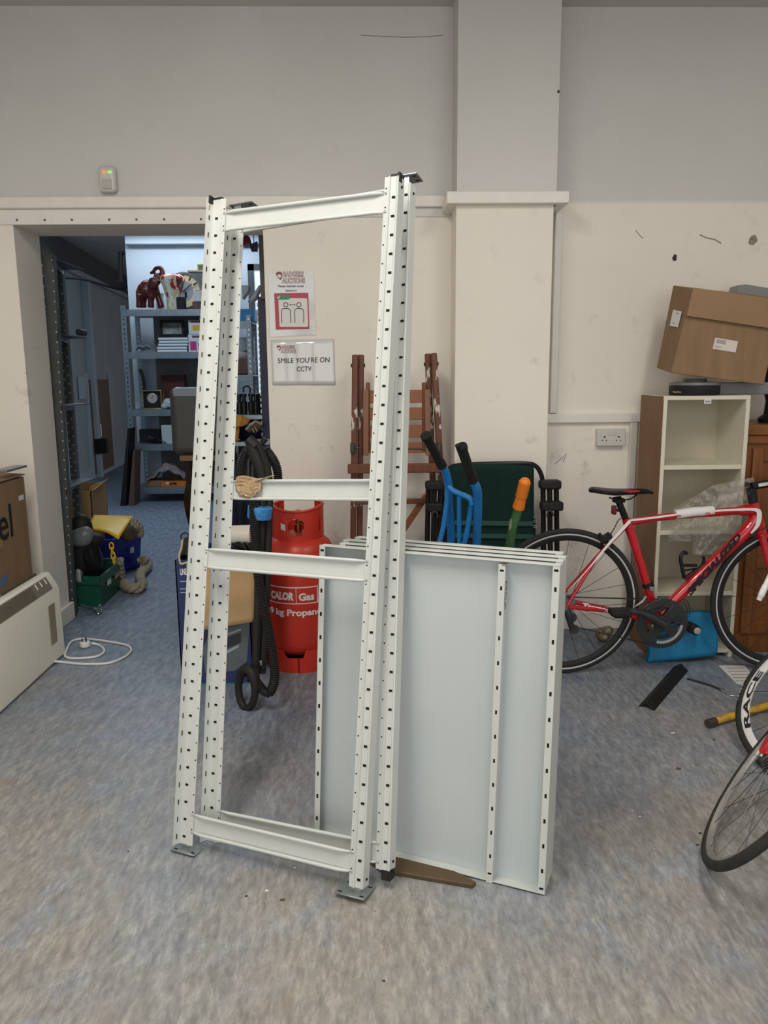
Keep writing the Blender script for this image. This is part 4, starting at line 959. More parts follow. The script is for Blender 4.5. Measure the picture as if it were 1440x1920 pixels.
# pale items seen between the posts
wq = T(88,500,5.2)
a = T(96,630,4.45); 
tag(MB().box((T(100,1,4.5).x,4.45,zs[1]+.001),(T(112,1,4.5).x,4.55,zs[1]+.035)).build('black_item', MATB, bevel=.01), 'small black item on the second shelf of the dark grey unit', 'item')
# cardboard box with open flaps
qy = 5.30
a = T(130,995,qy); c = T(170,920,qy); cb = thing('cardboard_box', 'open topped tan cardboard box behind the dark grey shelving post', 'box', (a.x+.1,qy,0))
z1 = T(150,921,qy).z; z2 = T(150,896,qy+.25).z
b = MB(); b.box((a.x-.15,qy,.12),(c.x,qy+.005,z1)).box((c.x-.005,qy,.12),(c.x,qy+.32,z1+.03)).box((a.x-.15,qy+.315,.12),(c.x,qy+.32,z1+.02)).box((a.x-.15,qy,.12),(c.x,qy+.32,.125))
b.build('carton', mat('warm_tan_cardboard', (.42,.25,.10), .8), cb, smooth=False)
MB().hexa([V(c.x,qy,z1),V(c.x+.004,qy,z1),V(c.x+.004,qy+.3,z1+.03),V(c.x,qy+.3,z1+.03),V(c.x+.02,qy+.02,z1+.01),V(c.x+.024,qy+.02,z1+.01),V(c.x+.03,qy+.28,z1+.05),V(c.x+.026,qy+.28,z1+.05)]).build('flap', CARDL, cb, smooth=False)
tag(MB().box((a.x-.15,qy,0),(c.x,qy+.32,.118)).build('low_crate', MATB, bevel=.01), 'low black crate under the open tan cardboard box', 'crate')
# yellow folded mat
ym = mat('yellow_plastic', (.80,.50,.012), .45)
def ymat(i, j):
    p = T(163,995,4.75).lerp(T(176,967,5.0), j); q = T(222,1008,4.65).lerp(T(249,969,4.95), j)
    r_ = p.lerp(q, i); return r_+V(0,0,.02*math.sin(i*PI)*(1-j)-.03*max(0,i-.7)*(1-j))
yo = MB().grid(ymat, 14, 8).build('yellow_folder', ym, solid=.012)
tag(yo, 'yellow flat plastic cover lying over the blue crate', 'cover')
# blue crate
BC = mat('royal_blue_plastic', (.008,.02,.30), .4)
ba = F(212,1082); bb = F(262,1062); bcr = thing('plastic_crate', 'royal blue plastic crate full of rope under the yellow cover', 'crate', (ba.x,ba.y,0))
hz_ = T(222,1010,ba.y).z
def crate(parent, p, q, depth_vec, h, m, flare=.03, th=.006):
    p = V(p.x,p.y,0); q = V(q.x,q.y,0); dv = Vector(depth_vec); cs_ = [p, q, q+dv, p+dv]; ctr = sum(cs_, V(0,0,0))/4
    up = [c_+(c_-ctr).normalized()*flare+V(0,0,h) for c_ in cs_]
    b = MB()
    for k in range(4):
        n_ = (k+1)%4; inn = (ctr-(cs_[k]+cs_[n_])/2).normalized()*th
        b.hexa([cs_[k],cs_[n_],cs_[n_]+inn,cs_[k]+inn,up[k],up[n_],up[n_]+inn,up[k]+inn])
        out_ = -inn.normalized()*.012
        b.hexa([up[k]-V(0,0,.05)+out_*0,up[n_]-V(0,0,.05),up[n_]-V(0,0,.05)+out_,up[k]-V(0,0,.05)+out_,up[k],up[n_],up[n_]+out_,up[k]+out_])
    b.add([c_+V(0,0,.004) for c_ in cs_], [(0,1,2,3)])
    b.build('tub', m, parent, bevel=.002); return up
crate(bcr, ba, bb, (-.30,.10,0), hz_, BC)
for (u_, v_) in ((248,1036),(255,1055)):
    p = ba.lerp(bb, .6 if v_<1050 else .85); nn = V((bb-ba).y, -(bb-ba).x, 0).normalized()
    zq = T(u_, v_, p.y).z; e_ = (bb-ba).normalized()
    MB().hexa([V(p.x,p.y,zq)+nn*.03-e_*.02, V(p.x,p.y,zq)+nn*.03+e_*.02, V(p.x,p.y,zq)+nn*.033+e_*.02, V(p.x,p.y,zq)+nn*.033-e_*.02, V(p.x,p.y,zq+.04)+nn*.034-e_*.02, V(p.x,p.y,zq+.04)+nn*.034+e_*.02, V(p.x,p.y,zq+.04)+nn*.037+e_*.02, V(p.x,p.y,zq+.04)+nn*.037-e_*.02]).build('sticker', PAPER, bcr, smooth=False)
# green crate
GC = mat('dark_green_plastic', (.008,.085,.05), .45)
ga = F(190,1139); gb = F(228,1103); gcr = thing('plastic_crate', 'dark green plastic crate with stickers standing nearest the door reveal', 'crate', (ga.x,ga.y,0))
hg = T(195,1080,ga.y).z
crate(gcr, ga, gb, (-.40,.08,0), hg, GC, .012)
e_ = (gb-ga).normalized(); nn = V(e_.y,-e_.x,0)
for f_, wq_, m_ in ((.32,.035,PAPER),(.72,.05,mat('pinkish_label', (.40,.30,.24), .6))):
    p = ga.lerp(gb,f_); p = V(p.x,p.y,hg*.55)+nn*.014
    MB().hexa([p-e_*wq_, p+e_*wq_, p+e_*wq_+nn*.002, p-e_*wq_+nn*.002, p-e_*wq_+V(0,0,.09), p+e_*wq_+V(0,0,.09), p+e_*wq_+nn*.002+V(0,0,.09), p-e_*wq_+nn*.002+V(0,0,.09)]).build('sticker', m_, gcr, smooth=False)
# contents: black boot shapes, grey thing, dark folded cloth
b = MB(); b.tube([T(178,1072,4.55), T(174,1045,4.5), T(170,1028,4.5)], [.05,.055,.05], 16)
tag(b.build('black_tube', BLKG), 'glossy black rounded tube standing in the green crate', 'tube')
b = MB(); b.ball(T(160,1050,4.55), (.11,.07,.09)).ball(T(150,1025,4.55), (.08,.06,.10)).ball(T(165,1012,4.6), (.10,.07,.05)).ball(T(152,990,4.6), (.07,.06,.09))
tag(b.build('black_bag', MATB, remesh=.012), 'crumpled black bag stuffed between the green crate and the tan box', 'bag')
b = MB(); b.ball(T(152,1008,4.5), (.07,.05,.06)).ball(T(160,1002,4.5), (.05,.05,.05))
tag(b.build('grey_bag', mat('grey_plastic_bag', (.16,.17,.16), .4, bump=.8, bscale=20), remesh=.012), 'dark grey plastic bag above the green crate', 'bag')
b = MB(); b.hexa([T(141,1090,4.42),T(152,1095,4.40),T(156,1090,4.5),T(146,1084,4.5),T(141,1066,4.42),T(150,1068,4.40),T(157,1072,4.5),T(146,1064,4.5)])
tag(b.build('white_plug_block', mat('off_white_plastic', (.42,.41,.40), .5), bevel=.012), 'off white plastic block by the green crate beside the post', 'plastic block')
# rope
RP = mat('beige_rope', (.36,.32,.23), .85, c2=(.26,.23,.16), scale=30, bump=.3, bscale=60)
def rope(pts, r, name, label):
    P_ = spline(pts, 40); tot = 0; D = [0]
    for i in range(1,len(P_)): D.append(D[-1]+(P_[i]-P_[i-1]).length)
    b = MB()
    for s_ in range(3):
        q = []
        for i, p in enumerate(P_):
            t_ = (P_[min(i+1,len(P_)-1)]-P_[max(i-1,0)]).normalized(); x = t_.cross(V(0,0,1)); 
            if x.length < .05: x = t_.cross(V(1,0,0))
            x.normalize(); y = x.cross(t_); a = D[i]/(r*4.2)*2*PI+s_*2*PI/3
            q.append(p+(x*math.cos(a)+y*math.sin(a))*r*.5)
        b.tube(q, r*.58, 8)
    return tag(b.build(name, RP, ang=80), label, 'rope')
def FR(u, v, z=.036): return F(u, v, z)
rope([T(222,1050,4.75), FR(224,1070,.12), FR(228,1090), FR(240,1101), FR(256,1103), FR(266,1095), FR(262,1082), FR(266,1072), FR(276,1062), FR(275,1052,.05), FR(266,1050,.1)], .032, 'thick_rope', 'thick beige rope looped on the floor beside the blue crate')
for k in range(3):
    rope([T(238+5*k,982+5*k,4.9), T(246+4*k,976+6*k,4.95), T(256+3*k,982+6*k,5.0), T(262,992+6*k,5.0)], .026, 'thick_rope', ('top', 'middle', 'lowest')[k]+' turn of the rope bundle coiled in the blue crate')['group'] = 'rope turns in the blue crate'
b = MB(); b.ball(T(236,997,4.85), (.06,.08,.05)).ball(T(243,1006,4.85), (.05,.06,.03))
tag(b.build('brown_cloth', mat('dark_brown_cloth', (.06,.035,.02), .85), remesh=.01), 'dark brown cloth under the rope in the blue crate', 'cloth')
# chain
ch = thing('plastic_chain', 'yellow chain hanging down the front of the blue crate', 'chain', T(212,1045,4.5))
for k in range(4):
    c_ = T(209+1.5*k, 1024+9*k, 4.58); pts = []
    for i in range(16):
        a = 2*PI*i/16; q = V(.012*math.cos(a),0,.022*math.sin(a)) if k%2==0 else V(0,.012*math.cos(a),.022*math.sin(a)); pts.append(c_+q)
    MB().tube(pts, .0045, 8, closed=True).build('link', ym, ch)
# wire bracket
tag(MB().tube(spline([F(152,1134,.05), F(178,1141,.05), F(188,1134,.05), F(190,1148,.01), F(182,1150,.01), F(174,1143,.01), F(150,1137,.02)]), .004, 6).build('wire_bracket', STEEL), 'bent silver wire bracket at the foot of the dark grey shelving', 'wire bracket')

# ------------------------------------------------------------------ heater, plinth, big cardboard box, cable
hx = -1.485; hy1 = 3.64; hy0 = 2.3; hh_ = .418
ht = thing('panel_heater', 'cream electric panel heater standing along the left wall', 'heater', (hx-.05,3.0,0))
b = MB(); b.extr([V(hx,hy0,.004),V(hx-.085,hy0,.004),V(hx-.10,hy0,hh_-.06),V(hx-.085,hy0,hh_),V(hx-.045,hy0,hh_),V(hx-.005,hy0,hh_-.075)], (0,hy1-hy0,0))
b.build('body', CREAM, ht, bevel=.012, seg=4)
gpt = lambda y, f_, o=.0: V(hx-.005-.040*f_+.0016+o, y, hh_-.075+.075*f_+.0012)
b = MB(); b.hexa([gpt(hy0,.12,-.004),gpt(hy1-.07,.12,-.004),gpt(hy1-.07,.86,-.004),gpt(hy0,.86,-.004),gpt(hy0,.12),gpt(hy1-.07,.12),gpt(hy1-.07,.86),gpt(hy0,.86)])
b.cur = 1; k = hy0+.01
while k < hy1-.24: b.bar(gpt(k,.16,.001), gpt(k,.82,.001), .004,.002,(0,1,0)); k += .0135
for k in (hy1-.10, hy1-.15, hy1-.20): b.cur = 2; b.bar(gpt(k,.5,.001), gpt(k,.82,.001), .006,.003,(0,1,0))
b.build('grille', [GRILLE, mat('dark_vent', (.10,.088,.065), .6), CREAM], ht, smooth=False)
MB().box((hx-.003,hy1-.16,.10),(hx+.0015,hy1-.09,.29)).build('control_recess', mat('brown_recess', (.33,.28,.18), .5), ht, bevel=.001)
# ledge behind
tag(MB().box((-2.04,2.2,.0),(hx-.115,3.70,.395)).build('low_plinth', mat('beige_board', (.42,.36,.27), .6, c2=(.36,.31,.23), scale=6), bevel=.004), 'low beige plinth behind the cream heater, under the big carton', 'plinth')
bxx = T(62,1080,3.64).x
bb_ = thing('cardboard_box', 'large brown cardboard box with black lettering on the plinth at the left edge', 'box', (bxx-.2,3.3,.396))
ztop = T(57,893,3.64).z
b = MB(); b.box((-2.04,3.0,.397),(bxx,3.64,ztop)).build('carton', CARD, bb_, bevel=.004)
# flaps on top, slightly lifted
MB().hexa([V(-2.0,3.0,ztop+.004),V(bxx+.005,3.0,ztop+.004),V(bxx+.005,3.64,ztop+.006),V(-2.0,3.64,ztop+.03),V(-2.0,3.0,ztop+.01),V(bxx+.005,3.0,ztop+.01),V(bxx+.005,3.64,ztop+.012),V(-2.0,3.64,ztop+.04)]).build('flap', CARDD, bb_, bevel=.002)
XX = bxx+.0012
def bxp(u, v): 
    d_ = _ray(u, v); return CO+d_*((XX)/d_.x)
b = MB(); p = bxp(35,930); q = bxp(45,936); b.box((XX-.0006,min(p.y,q.y),min(p.z,q.z)),(XX,max(p.y,q.y),max(p.z,q.z))); b.build('sticker', PAPER, bb_, smooth=False)
pl = bxp(0,1005); pr_ = bxp(24,968)
text('printed_word', 'gel', V(XX,bxp(-22,1025).y,bxp(10,1018).z-.035), (0,1,0), (0,0,1), bxp(24,990).y-bxp(-22,1025).y, .20, INK, bb_, bold=.01)
MB().box((XX-.0005,bxp(0,1100).y-.1,.43),(XX,bxp(17,1100).y,.475)).build('printed_logo', mat('faded_blue_print', (.10,.16,.26), .6), bb_, smooth=False)
b = MB(); b.box((XX-.0005,3.02,.60),(XX,bxp(10,1060).y,.64)); b.build('printed_logo', mat('faded_green_print', (.22,.24,.07), .6, c2=(.33,.2,.1), scale=12), bb_, smooth=False)
tag(MB().box((bxx-.05,3.45,ztop+.041),(bxx+.01,3.66,ztop+.052)).build('silver_tape', mat('grey_duct_tape', (.20,.20,.20), .3, .3), bevel=.002), 'strip of grey tape over the corner of the big left carton', 'tape')
MBs = MB(); MBs.box((hx-.20,3.3,.396),(hx-.12,3.66,.405))
tag(MBs.build('dark_strip', mat('grey_brown_strip', (.13,.11,.085), .6)), 'grey brown strip lying on the plinth behind the heater', 'strip')
# white cable and plug
cbl = thing('power_cable', 'white cable looped on the floor with an upturned three pin plug', 'cable', F(180,1230,0))
cp = [F(96,1240,.02),F(115,1241,.006),(F(140,1244,.006)),F(170,1245,.006),F(205,1243,.006),F(235,1231,.006),F(246,1219,.006),F(238,1210,.006),F(210,1204,.006),F(175,1199,.006),F(150,1198,.006),F(133,1204,.006),F(124,1220,.006),F(122,1230,.006),F(132,1234,.006),F(155,1234,.006),F(180,1231,.006),F(194,1224,.006),F(194,1216,.006),F(184,1209,.006),F(172,1206,.015)]
MB().tube(spline(cp, 8), .0058, 10).build('flex', WHITEP, cbl)
pg = F(160,1213,.0); MB().lathe([(.022,.001),(.026,.006),(.026,.024),(.020,.030),(.001,.031)], pg, n=20).build('plug', WHITEP, cbl, bevel=.001)
b = MB()
for (dx_, dy_) in ((-.010,-.008),(.010,-.008),(0,.012)): b.box((pg.x+dx_-.003,pg.y+dy_-.002,.030),(pg.x+dx_+.003,pg.y+dy_+.002,.047))
b.build('pin', mat('plug_pin', (.05,.035,.03), .4), cbl)

# ------------------------------------------------------------------ PIR alarm, posters, socket, wall marks
pr1 = thing('alarm_sensor', 'white rounded alarm sensor high on the wall with a glowing indicator', 'alarm sensor', T(201,336,WY))
a = T(187,361,WY-.03); c = T(216,311,WY-.03)
MB().box((a.x,WY-.045,a.z),(c.x,WY-.001,c.z)).build('housing', mat('white_plastic', (.62,.60,.57), .35), pr1, bevel=.018, seg=5)
MB().box((a.x+.018,WY-.052,a.z+.012),(c.x-.018,WY-.04,a.z+.055)).build('lens', mat('milky_lens', (.50,.48,.45), .3), pr1, bevel=.010, seg=4)
q = T(196,322,WY-.05); MB().box((q.x-.010,WY-.0465,q.z-.006),(q.x+.006,WY-.044,q.z+.006)).build('red_indicator', mat('red_led', (.8,.1,.02), .4, emis=((1,.15,.02),1.4)), pr1)
q = T(206,322,WY-.05); MB().box((q.x-.010,WY-.0465,q.z-.005),(q.x+.006,WY-.044,q.z+.005)).build('green_indicator', mat('green_led', (.1,.7,.1), .4, emis=((.2,1,.2),.9)), pr1)
GLOSS = mat('laminated_paper', (.66,.655,.655), .12, coat=.6, bump=.35, bscale=6)
CLEARP = mat('clear_laminate_edge', (.64,.62,.60), .08, coat=.8, bump=.5, bscale=10)
def W(u, v, o=.004): return T(u, v, WY-o)
def quad(b, p, o=.004, th=.0006): return b.extr([W(u,v,o) for u,v in p], (0,th,0))
MAR = mat('maroon_ink', (.20,.012,.03), .4); 
def badge_logo(parent, u, v, s, o):
    """round dark red badge mark with the two lettered lines beside it"""
    b = MB(); b.extr([W(u+s*x,v+s*y,o) for x,y in ((0,2),(2,0),(6,-.5),(9,1),(10,5),(9,9),(7,12),(4,9),(1,5))], (0,.0003,0)); b.build('logo_mark', MAR, parent, smooth=False)
    b = MB(); b.extr([W(u+s*x,v+s*y,o+.0004) for x,y in ((2.5,4),(5,3.2),(8.2,4.5),(8.4,8),(5,8.5),(3,6.5))], (0,.0003,0)); b.build('logo_mark', PAPER, parent, smooth=False)
    for (t_, uu, vv, ww) in (('BADGERS', 11, 7.5, 30), ('AUCTIONS', 9, 17, 34)):
        p = W(u+s*uu, v+s*vv, o); wd = W(u+s*(uu+ww), v, o).x-p.x; hh = p.z-W(u, v+s*(vv-8.5)-0, o).z; hh = abs(hh)
        text('logo_lettering', t_, p, (1,0,0), (0,0,1), wd, hh, MAR, parent, bold=.05, depth=.0003)
        text('logo_lettering', t_, p+V(wd*.012,0,hh*.07), (1,0,0), (0,0,1), wd*.975, hh*.86, WHITEP, parent, bold=-.012, depth=.0007)
p1 = thing('poster', 'laminated poster with two outlined people in a red square, above the other notice', 'poster', W(548,570))
b = MB(); quad(b, [(503,512),(588,508),(592,628),(507,632)], .003); b.build('sheet', GLOSS, p1, smooth=False)
b = MB(); quad(b, [(514,550),(578,549),(580,617),(517,618)], .0045); b.build('red_square', mat('crimson_ink', (.40,.015,.04), .3), p1, smooth=False)
b = MB()
rr_ = []
for (cu_, cv_, a0) in ((573,562,270),(575,610,0),(527,610,90),(525,562,180)):
    for k in range(5):
        a = R(a0+k*22.5); rr_.append((cu_+3.0*math.sin(a) if False else cu_+3.0*math.cos(a), cv_+3.0*math.sin(a)))
quad(b, rr_, .0052); b.build('white_panel', PAPER, p1, smooth=False)
b = MB(); gp = []
for k in range(9): a = R(90+k*22.5); gp.append((523+4.2*math.cos(a), 557.5+4.2*math.sin(a)))
for k in range(9): a = R(-90+k*22.5); gp.append((540+4.2*math.cos(a), 557.5+4.2*math.sin(a)))
quad(b, gp, .0058); b.build('green_pill', mat('green_ink', (.02,.22,.10), .4), p1, smooth=False)
b = MB(); quad(b, [(519,557),(520.5,556),(522,558),(524.5,554),(525.7,555),(522.3,560.4)], .0064); b.build('tick_mark', WHITEP, p1, smooth=False)
b = MB()
for cu_ in (536, 560.5):
    pts = [W(cu_+4.0*math.cos(2*PI*k/24), 571.5+4.2*math.sin(2*PI*k/24), .006) for k in range(24)]; b.tube(pts, .0016, 6, closed=True)
    arch = [(cu_-7.5,605),(cu_-8,584),(cu_-7.4,580.5),(cu_-4.8,578.5),(cu_+4.5,578.5),(cu_+8,580.5),(cu_+8.8,584),(cu_+9,605)]
    b.tube([W(x,y,.006) for x,y in arch], .0016, 6)
b.tube([W(544,571.5,.006), W(553,571.5,.006)], .0010, 6); 
for s_, x in ((1,543),(-1,554)): b.extr([W(x,571.5,.0066), W(x+s_*2.2,569.8,.0066), W(x+s_*2.2,573.2,.0066)], (0,.0005,0))
b.build('people_outline', INK, p1)
text('lettering', 'Please maintain social', W(521.5,538.5,.0045), (1,0,-.0), (0,0,1), W(569,538,.0045).x-W(521.5,538,.0045).x, .0105, mat('grey_ink', (.08,.07,.075), .5), p1, bold=.02)
text('lettering', 'distancing', W(535,547.8,.0045), (1,0,0), (0,0,1), W(557,547,.0045).x-W(535,547,.0045).x, .0125, MATS['grey_ink'], p1, bold=.02)
badge_logo(p1, 517, 510, 1.27, .0045)
p2 = thing('poster', 'landscape laminated notice reading SMILE YOU\'RE ON CCTV', 'poster', W(570,680))
def sheet2(i, j): return W(508+118*i+3*j, 638-3*i+84*j+3*i*j, .003+.002*math.sin(i*11)*math.sin(i*3+.3)+.001*math.sin(j*7))
MB().grid(sheet2, 30, 10).build('sheet', GLOSS, p2, solid=.0006)
text('lettering', 'SMILE YOU\'RE ON', W(521,681,.0066), (1,0,.012), (0,0,1), W(618,681,.006).x-W(521,681,.006).x, .0255, INK, p2, shear=.05)
text('lettering', 'CCTV', W(556.5,696,.0066), (1,0,.012), (0,0,1), W(584,681,.006).x-W(556.5,681,.006).x, .0225, INK, p2)
badge_logo(p2, 518.5, 648, .84, .0066)
so = thing('double_socket', 'white double wall socket under the dado rail', 'socket', W(1145,820))
a = T(1118,836,WY-.02); c = T(1172,804,WY-.02)
MB().box((a.x,WY-.035,a.z),(c.x,WY-.001,c.z)).build('back_box', mat('white_plastic', (.62,.60,.57), .35), so, bevel=.003)
for f_ in (.25, .75):
    b = MB()
    xx = a.x+(c.x-a.x)*f_; zz_ = (a.z+c.z)/2-.008
    b.box((xx-.004,WY-.0362,zz_+.008),(xx+.004,WY-.0345,zz_+.015)).box((xx-.013,WY-.0362,zz_-.008),(xx-.007,WY-.0345,zz_-.004)).box((xx+.007,WY-.0362,zz_-.008),(xx+.013,WY-.0345,zz_-.004))
    b.build('pin_hole', BLACK, so, smooth=False)
b = MB()
for f_ in (.42, .58): xx = a.x+(c.x-a.x)*f_; MB().box((xx-.006,WY-.040,c.z-.030),(xx+.006,WY-.034,c.z-.010)).build('switch', mat('white_plastic', (.62,.60,.57), .35), so, bevel=.001)
HOLE = mat('dark_hole_dirt', (.05,.03,.02), .9)
for (u_, v_, s_, m_, lb_) in ((1265,483,.012,HOLE,'dark screw hole in the wall left of the tilted cardboard box'),(1413,450,.022,mat('brown_plaster', (.16,.09,.06), .9, c2=(.4,.36,.3), scale=60),'chipped brown plaster hole above the tilted cardboard box'),(1048,172,.006,HOLE,'small dark fixing on the edge of the column')):
    q = T(u_, v_, WY-.001) if u_ != 1048 else T(u_-1, v_, CY-.001)
    b = MB(); pts = []
    rn = random.Random(u_)
    for k in range(12): a = 2*PI*k/12; rr2 = s_*(.7+.6*rn.random()); pts.append(q+V(rr2*math.cos(a),0,rr2*1.2*math.sin(a)))
    b.extr(pts, (0,.0012,0)); tag(b.build('wall_hole', m_, smooth=False), lb_, 'hole')
def crack(pts, lb_, r=.0012, y=WY-.0005):
    b = MB(); b.tube([T(u,v,y) for u,v in pts], r, 5); tag(b.build('wall_crack', mat('faint_crack', (.30,.28,.26), .9)), lb_, 'crack')
crack([(676,66),(715,68),(760,70),(800,69),(830,66)], 'thin hairline crack in the upper wall left of the column', .0016)
crack([(1312,440),(1325,446),(1340,449),(1352,456)], 'short scuff mark on the wall above the box, left of the plaster hole', .003)
crack([(1192,432),(1200,442),(1206,447)], 'small scratch on the wall right of the conduit', .002)
crack([(1040,870),(1052,860),(1062,850),(1056,866)], 'scratch on the wall beside the camping chair', .002)
# ------------------------------------------------------------------ folded wooden garden chair against the wall
fc = thing('folding_chair', 'folded brown wooden slatted chair leaning upright against the wall', 'chair', T(740,1150,3.72))
def CH(u, v, y=3.74): return T(u, v, y)
def stick(pts, wd, th, m, name, y, par=fc):
    b = MB(); 
    for i in range(len(pts)-1): b.bar(CH(*pts[i],y), CH(*pts[i+1],y), wd, th, (0,1,0))
    b.build(name, m, par, bevel=.004); 
def footpt(u, v, y): p = CH(u, v, y); return p
for (uu, yy, top, bot) in ((665,3.70,(666,665),(659,1150)),(678,3.74,(677,665),(672,1150)),(803,3.74,(802,663),(823,1150)),(818,3.70,(813,662),(846,1150))):
    t0 = CH(*top, yy); b0 = CH(*bot, yy); b0.z = 0
    b = MB(); b.bar(b0, t0, .029, .036, (0,1,0)); b.build('leg', WOODW, fc, bevel=.006)
    nn_ = (t0-b0).normalized()
    b = MB(); b.lathe([(.006,-.02),(.009,-.02),(.009,.02),(.006,.02)], t0-nn_*.05, (1,0,0), 12); b.build('bolt', MATB, fc)
# seat rails with slats
for (u0_, u1_) in ((690,686),(795,801)):
    MB().bar(CH(u0_,717,3.69), CH(u0_,845,3.69), .020, .030, (0,1,0)).build('rail', WOODM, fc, bevel=.004)
    MB().bar(CH(u1_,730,3.66), CH(u1_+(2 if u1_>700 else 0),854,3.66), .026, .010, (0,1,0)).build('brace', mat('worn_tan_wood', (.22,.10,.045), .5), fc, bevel=.003)
for (v0, v1) in ((732,756),(765,788),(798,821),(830,850)):
    a = CH(684,(v0+v1)/2,3.685); c = CH(800,(v0+v1)/2,3.685)
    h_ = (v1-v0)/1443*3.65
    MB().box((a.x,3.68,a.z-h_/2),(c.x,3.692,a.z+h_/2)).build('slat', WOODO, fc, bevel=.003)
for (v_, u0_, u1_, h_) in ((879,652,832,18),(941,664,800,10)):
    a = CH(u0_,v_,3.66); c = CH(u1_,v_,3.66)
    MB().box((a.x,3.65,a.z-h_/2886*3.65),(c.x,3.668,a.z+h_/2886*3.65)).build('crossrail', WOODM, fc, bevel=.004)
MB().bar(CH(752,1000,3.68), CH(800,928,3.68), .030, .018, (0,1,0)).build('brace', WOODO, fc, bevel=.003)
for s_ in ((657,665),(820,827)):
    b = MB(); a = CH(s_[0],851,3.67); c = CH(s_[1],830,3.67); b.box((a.x,3.66,a.z),(c.x,3.70,c.z)); b.build('hinge', mat('grey_hinge', (.06,.06,.055), .5, .4), fc, bevel=.006)
MB().tube([CH(662,840,3.68), CH(822,842,3.68)], .004, 8).build('rod', mat('grey_hinge', (.06,.06,.055), .5, .4), fc)

# ------------------------------------------------------------------ green folding camp chair
cc_ = thing('camping_chair', 'folded dark green canvas camping chair with black tube frame by the column', 'chair', F(925,1240))
yy = 3.58
def G(u, v, y=yy): return T(u, v, y)
def canvas(i, j):
    u = 842+(1001-842)*i+(3 if j>.5 else 0)*i; v = 873-3*math.sin(i*PI)*1+ (1050-873)*j
    return G(u, v, yy-.015+.012*math.sin(i*PI)*math.sin(j*3))
MB().grid(canvas, 16, 16).build('canvas', GREENC, cc_, solid=.006)
b = MB(); 
for v_ in (980, 1004): b.bar(G(846,v_,yy-.022), G(1000,v_+2,yy-.022), .022, .004, (0,1,0))
b.build('strap', mat('dark_green_webbing', (.02,.075,.055), .8), cc_)
MB().tube(spline([G(834,1050), G(834,960), G(836,900), G(842,880), G(856,873), G(900,870), G(980,869), G(1003,873), G(1014,888), G(1018,910), G(1019,960), G(1020,1050)]), .011, 12).build('back_frame', BLKG, cc_)
for (x0_, x1_, vt) in ((799,830,905),(1014,1047,903)):
    for k, u_ in enumerate((x0_+4, (x0_+x1_)/2, x1_-4)):
        a = G(u_, vt+4, yy-.03-.02*(k==1)); c = G(u_+(-6 if x0_<900 else 4), 1200, yy-.03-.02*(k==1)); c.z = .0
        MB().tube([a, c], .0125, 10).build('leg', BLKG, cc_)
    a = G(x0_-1, vt-2, yy-.06); c = G(x1_-1, vt+11, yy)
    MB().box((a.x,yy-.075,c.z),(c.x,yy-.01,a.z)).build('joint', MATB, cc_, bevel=.01)
    a = G(x0_+1, vt+38, yy-.06); c = G(x1_+(2 if x0_>900 else -3), vt+50, yy)
    MB().box((a.x,yy-.08,c.z),(c.x,yy-.015,a.z)).build('joint', MATB, cc_, bevel=.008)
    MB().tube(spline([G((x0_+x1_)/2-5,vt+66,yy-.085), G((x0_+x1_)/2-3,vt+56,yy-.088), G((x0_+x1_)/2+4,vt+56,yy-.088), G((x0_+x1_)/2+7,vt+64,yy-.085)]), .004, 8).build('clip', mat('grey_hinge', (.06,.06,.055), .5, .4), cc_)
for v_ in (969, 977, 987, 1020, 1036):
    MB().ring(G(1003,v_,yy-.03), (0,1,0), .006, [(.0015,.0015),(.0015,-.0015),(-.0015,-.0015),(-.0015,.0015)], 16).build('spring_hook', STEEL, cc_)

# ------------------------------------------------------------------ blue sack truck
sk = thing('sack_truck', 'bright blue tubular sack truck with black hand grips', 'hand truck', F(860,1225))
def K(u, v, y): return T(u, v, y)
yb_ = 3.16; yt_ = 3.02
def tubeb(pts, r, name='tube', m=BLUEP): MB().tube(spline(pts, 8), r, 14).build(name, m, sk)
e1 = K(845,1031,3.16); e2 = K(894,1033,3.12)
tubeb([K(829,873,2.98), K(836,888,3.0), K(841,910,3.03), K(841,930,3.05), K(843,960,3.09), K(846,1000,3.12), V(e1.x+.0,3.16,e1.z-.05), V(e1.x+.02,3.30,.12)], .0165, 'side_tube')
tubeb([K(887,902,2.90), K(894,918,2.92), K(896,940,2.96), K(895,980,3.02), K(894,1020,3.08), V(e2.x,3.13,e2.z-.06), V(e2.x+.01,3.28,.12)], .0175, 'side_tube')
tubeb([K(840,915,3.03), K(838,940,3.04), K(832,985,3.05), K(822,1032,3.06), V(K(815,1060,3.07).x,3.08,.42)], .0105, 'brace')
tubeb([K(884,945,2.98), K(881,965,3.0), K(873,1010,3.03), K(867,1035,3.05), V(K(860,1060,3.05).x,3.08,.42)], .0105, 'brace')
tubeb([K(861,930,3.0), K(861,980,3.03), K(861,1040,3.07), V(K(861,1060,3.05).x,3.14,.35)], .0095, 'brace')
tubeb([K(841,912,3.02), K(849,920,3.01), K(860,925,3.0), K(874,931,2.98), K(882,936,2.97), K(885,946,2.97)], .011, 'cross_tube')
def grip(p, q, nm='grip'):
    b = MB(); d_ = (q-p); L_ = d_.length; n = 14
    pts = [p+d_*(k/n) for k in range(n+1)]; rs = [.018+(.0035 if k in (0,1) else 0)+(.003*(k%2) if 0 < k < n-1 else 0)*0+.002*(k>n-3) for k in range(n+1)]
    b.tube(pts, rs, 16); b.build(nm, MATB, sk, ang=60)
grip(K(798,816,2.86), K(829,874,2.97)); grip(K(865,836,2.80), K(887,902,2.90))
MB().bar(K(857,834,2.785), K(878,890,2.865), .016,.016,(0,1,0)).build('knuckle_guard', MATB, sk, bevel=.003)
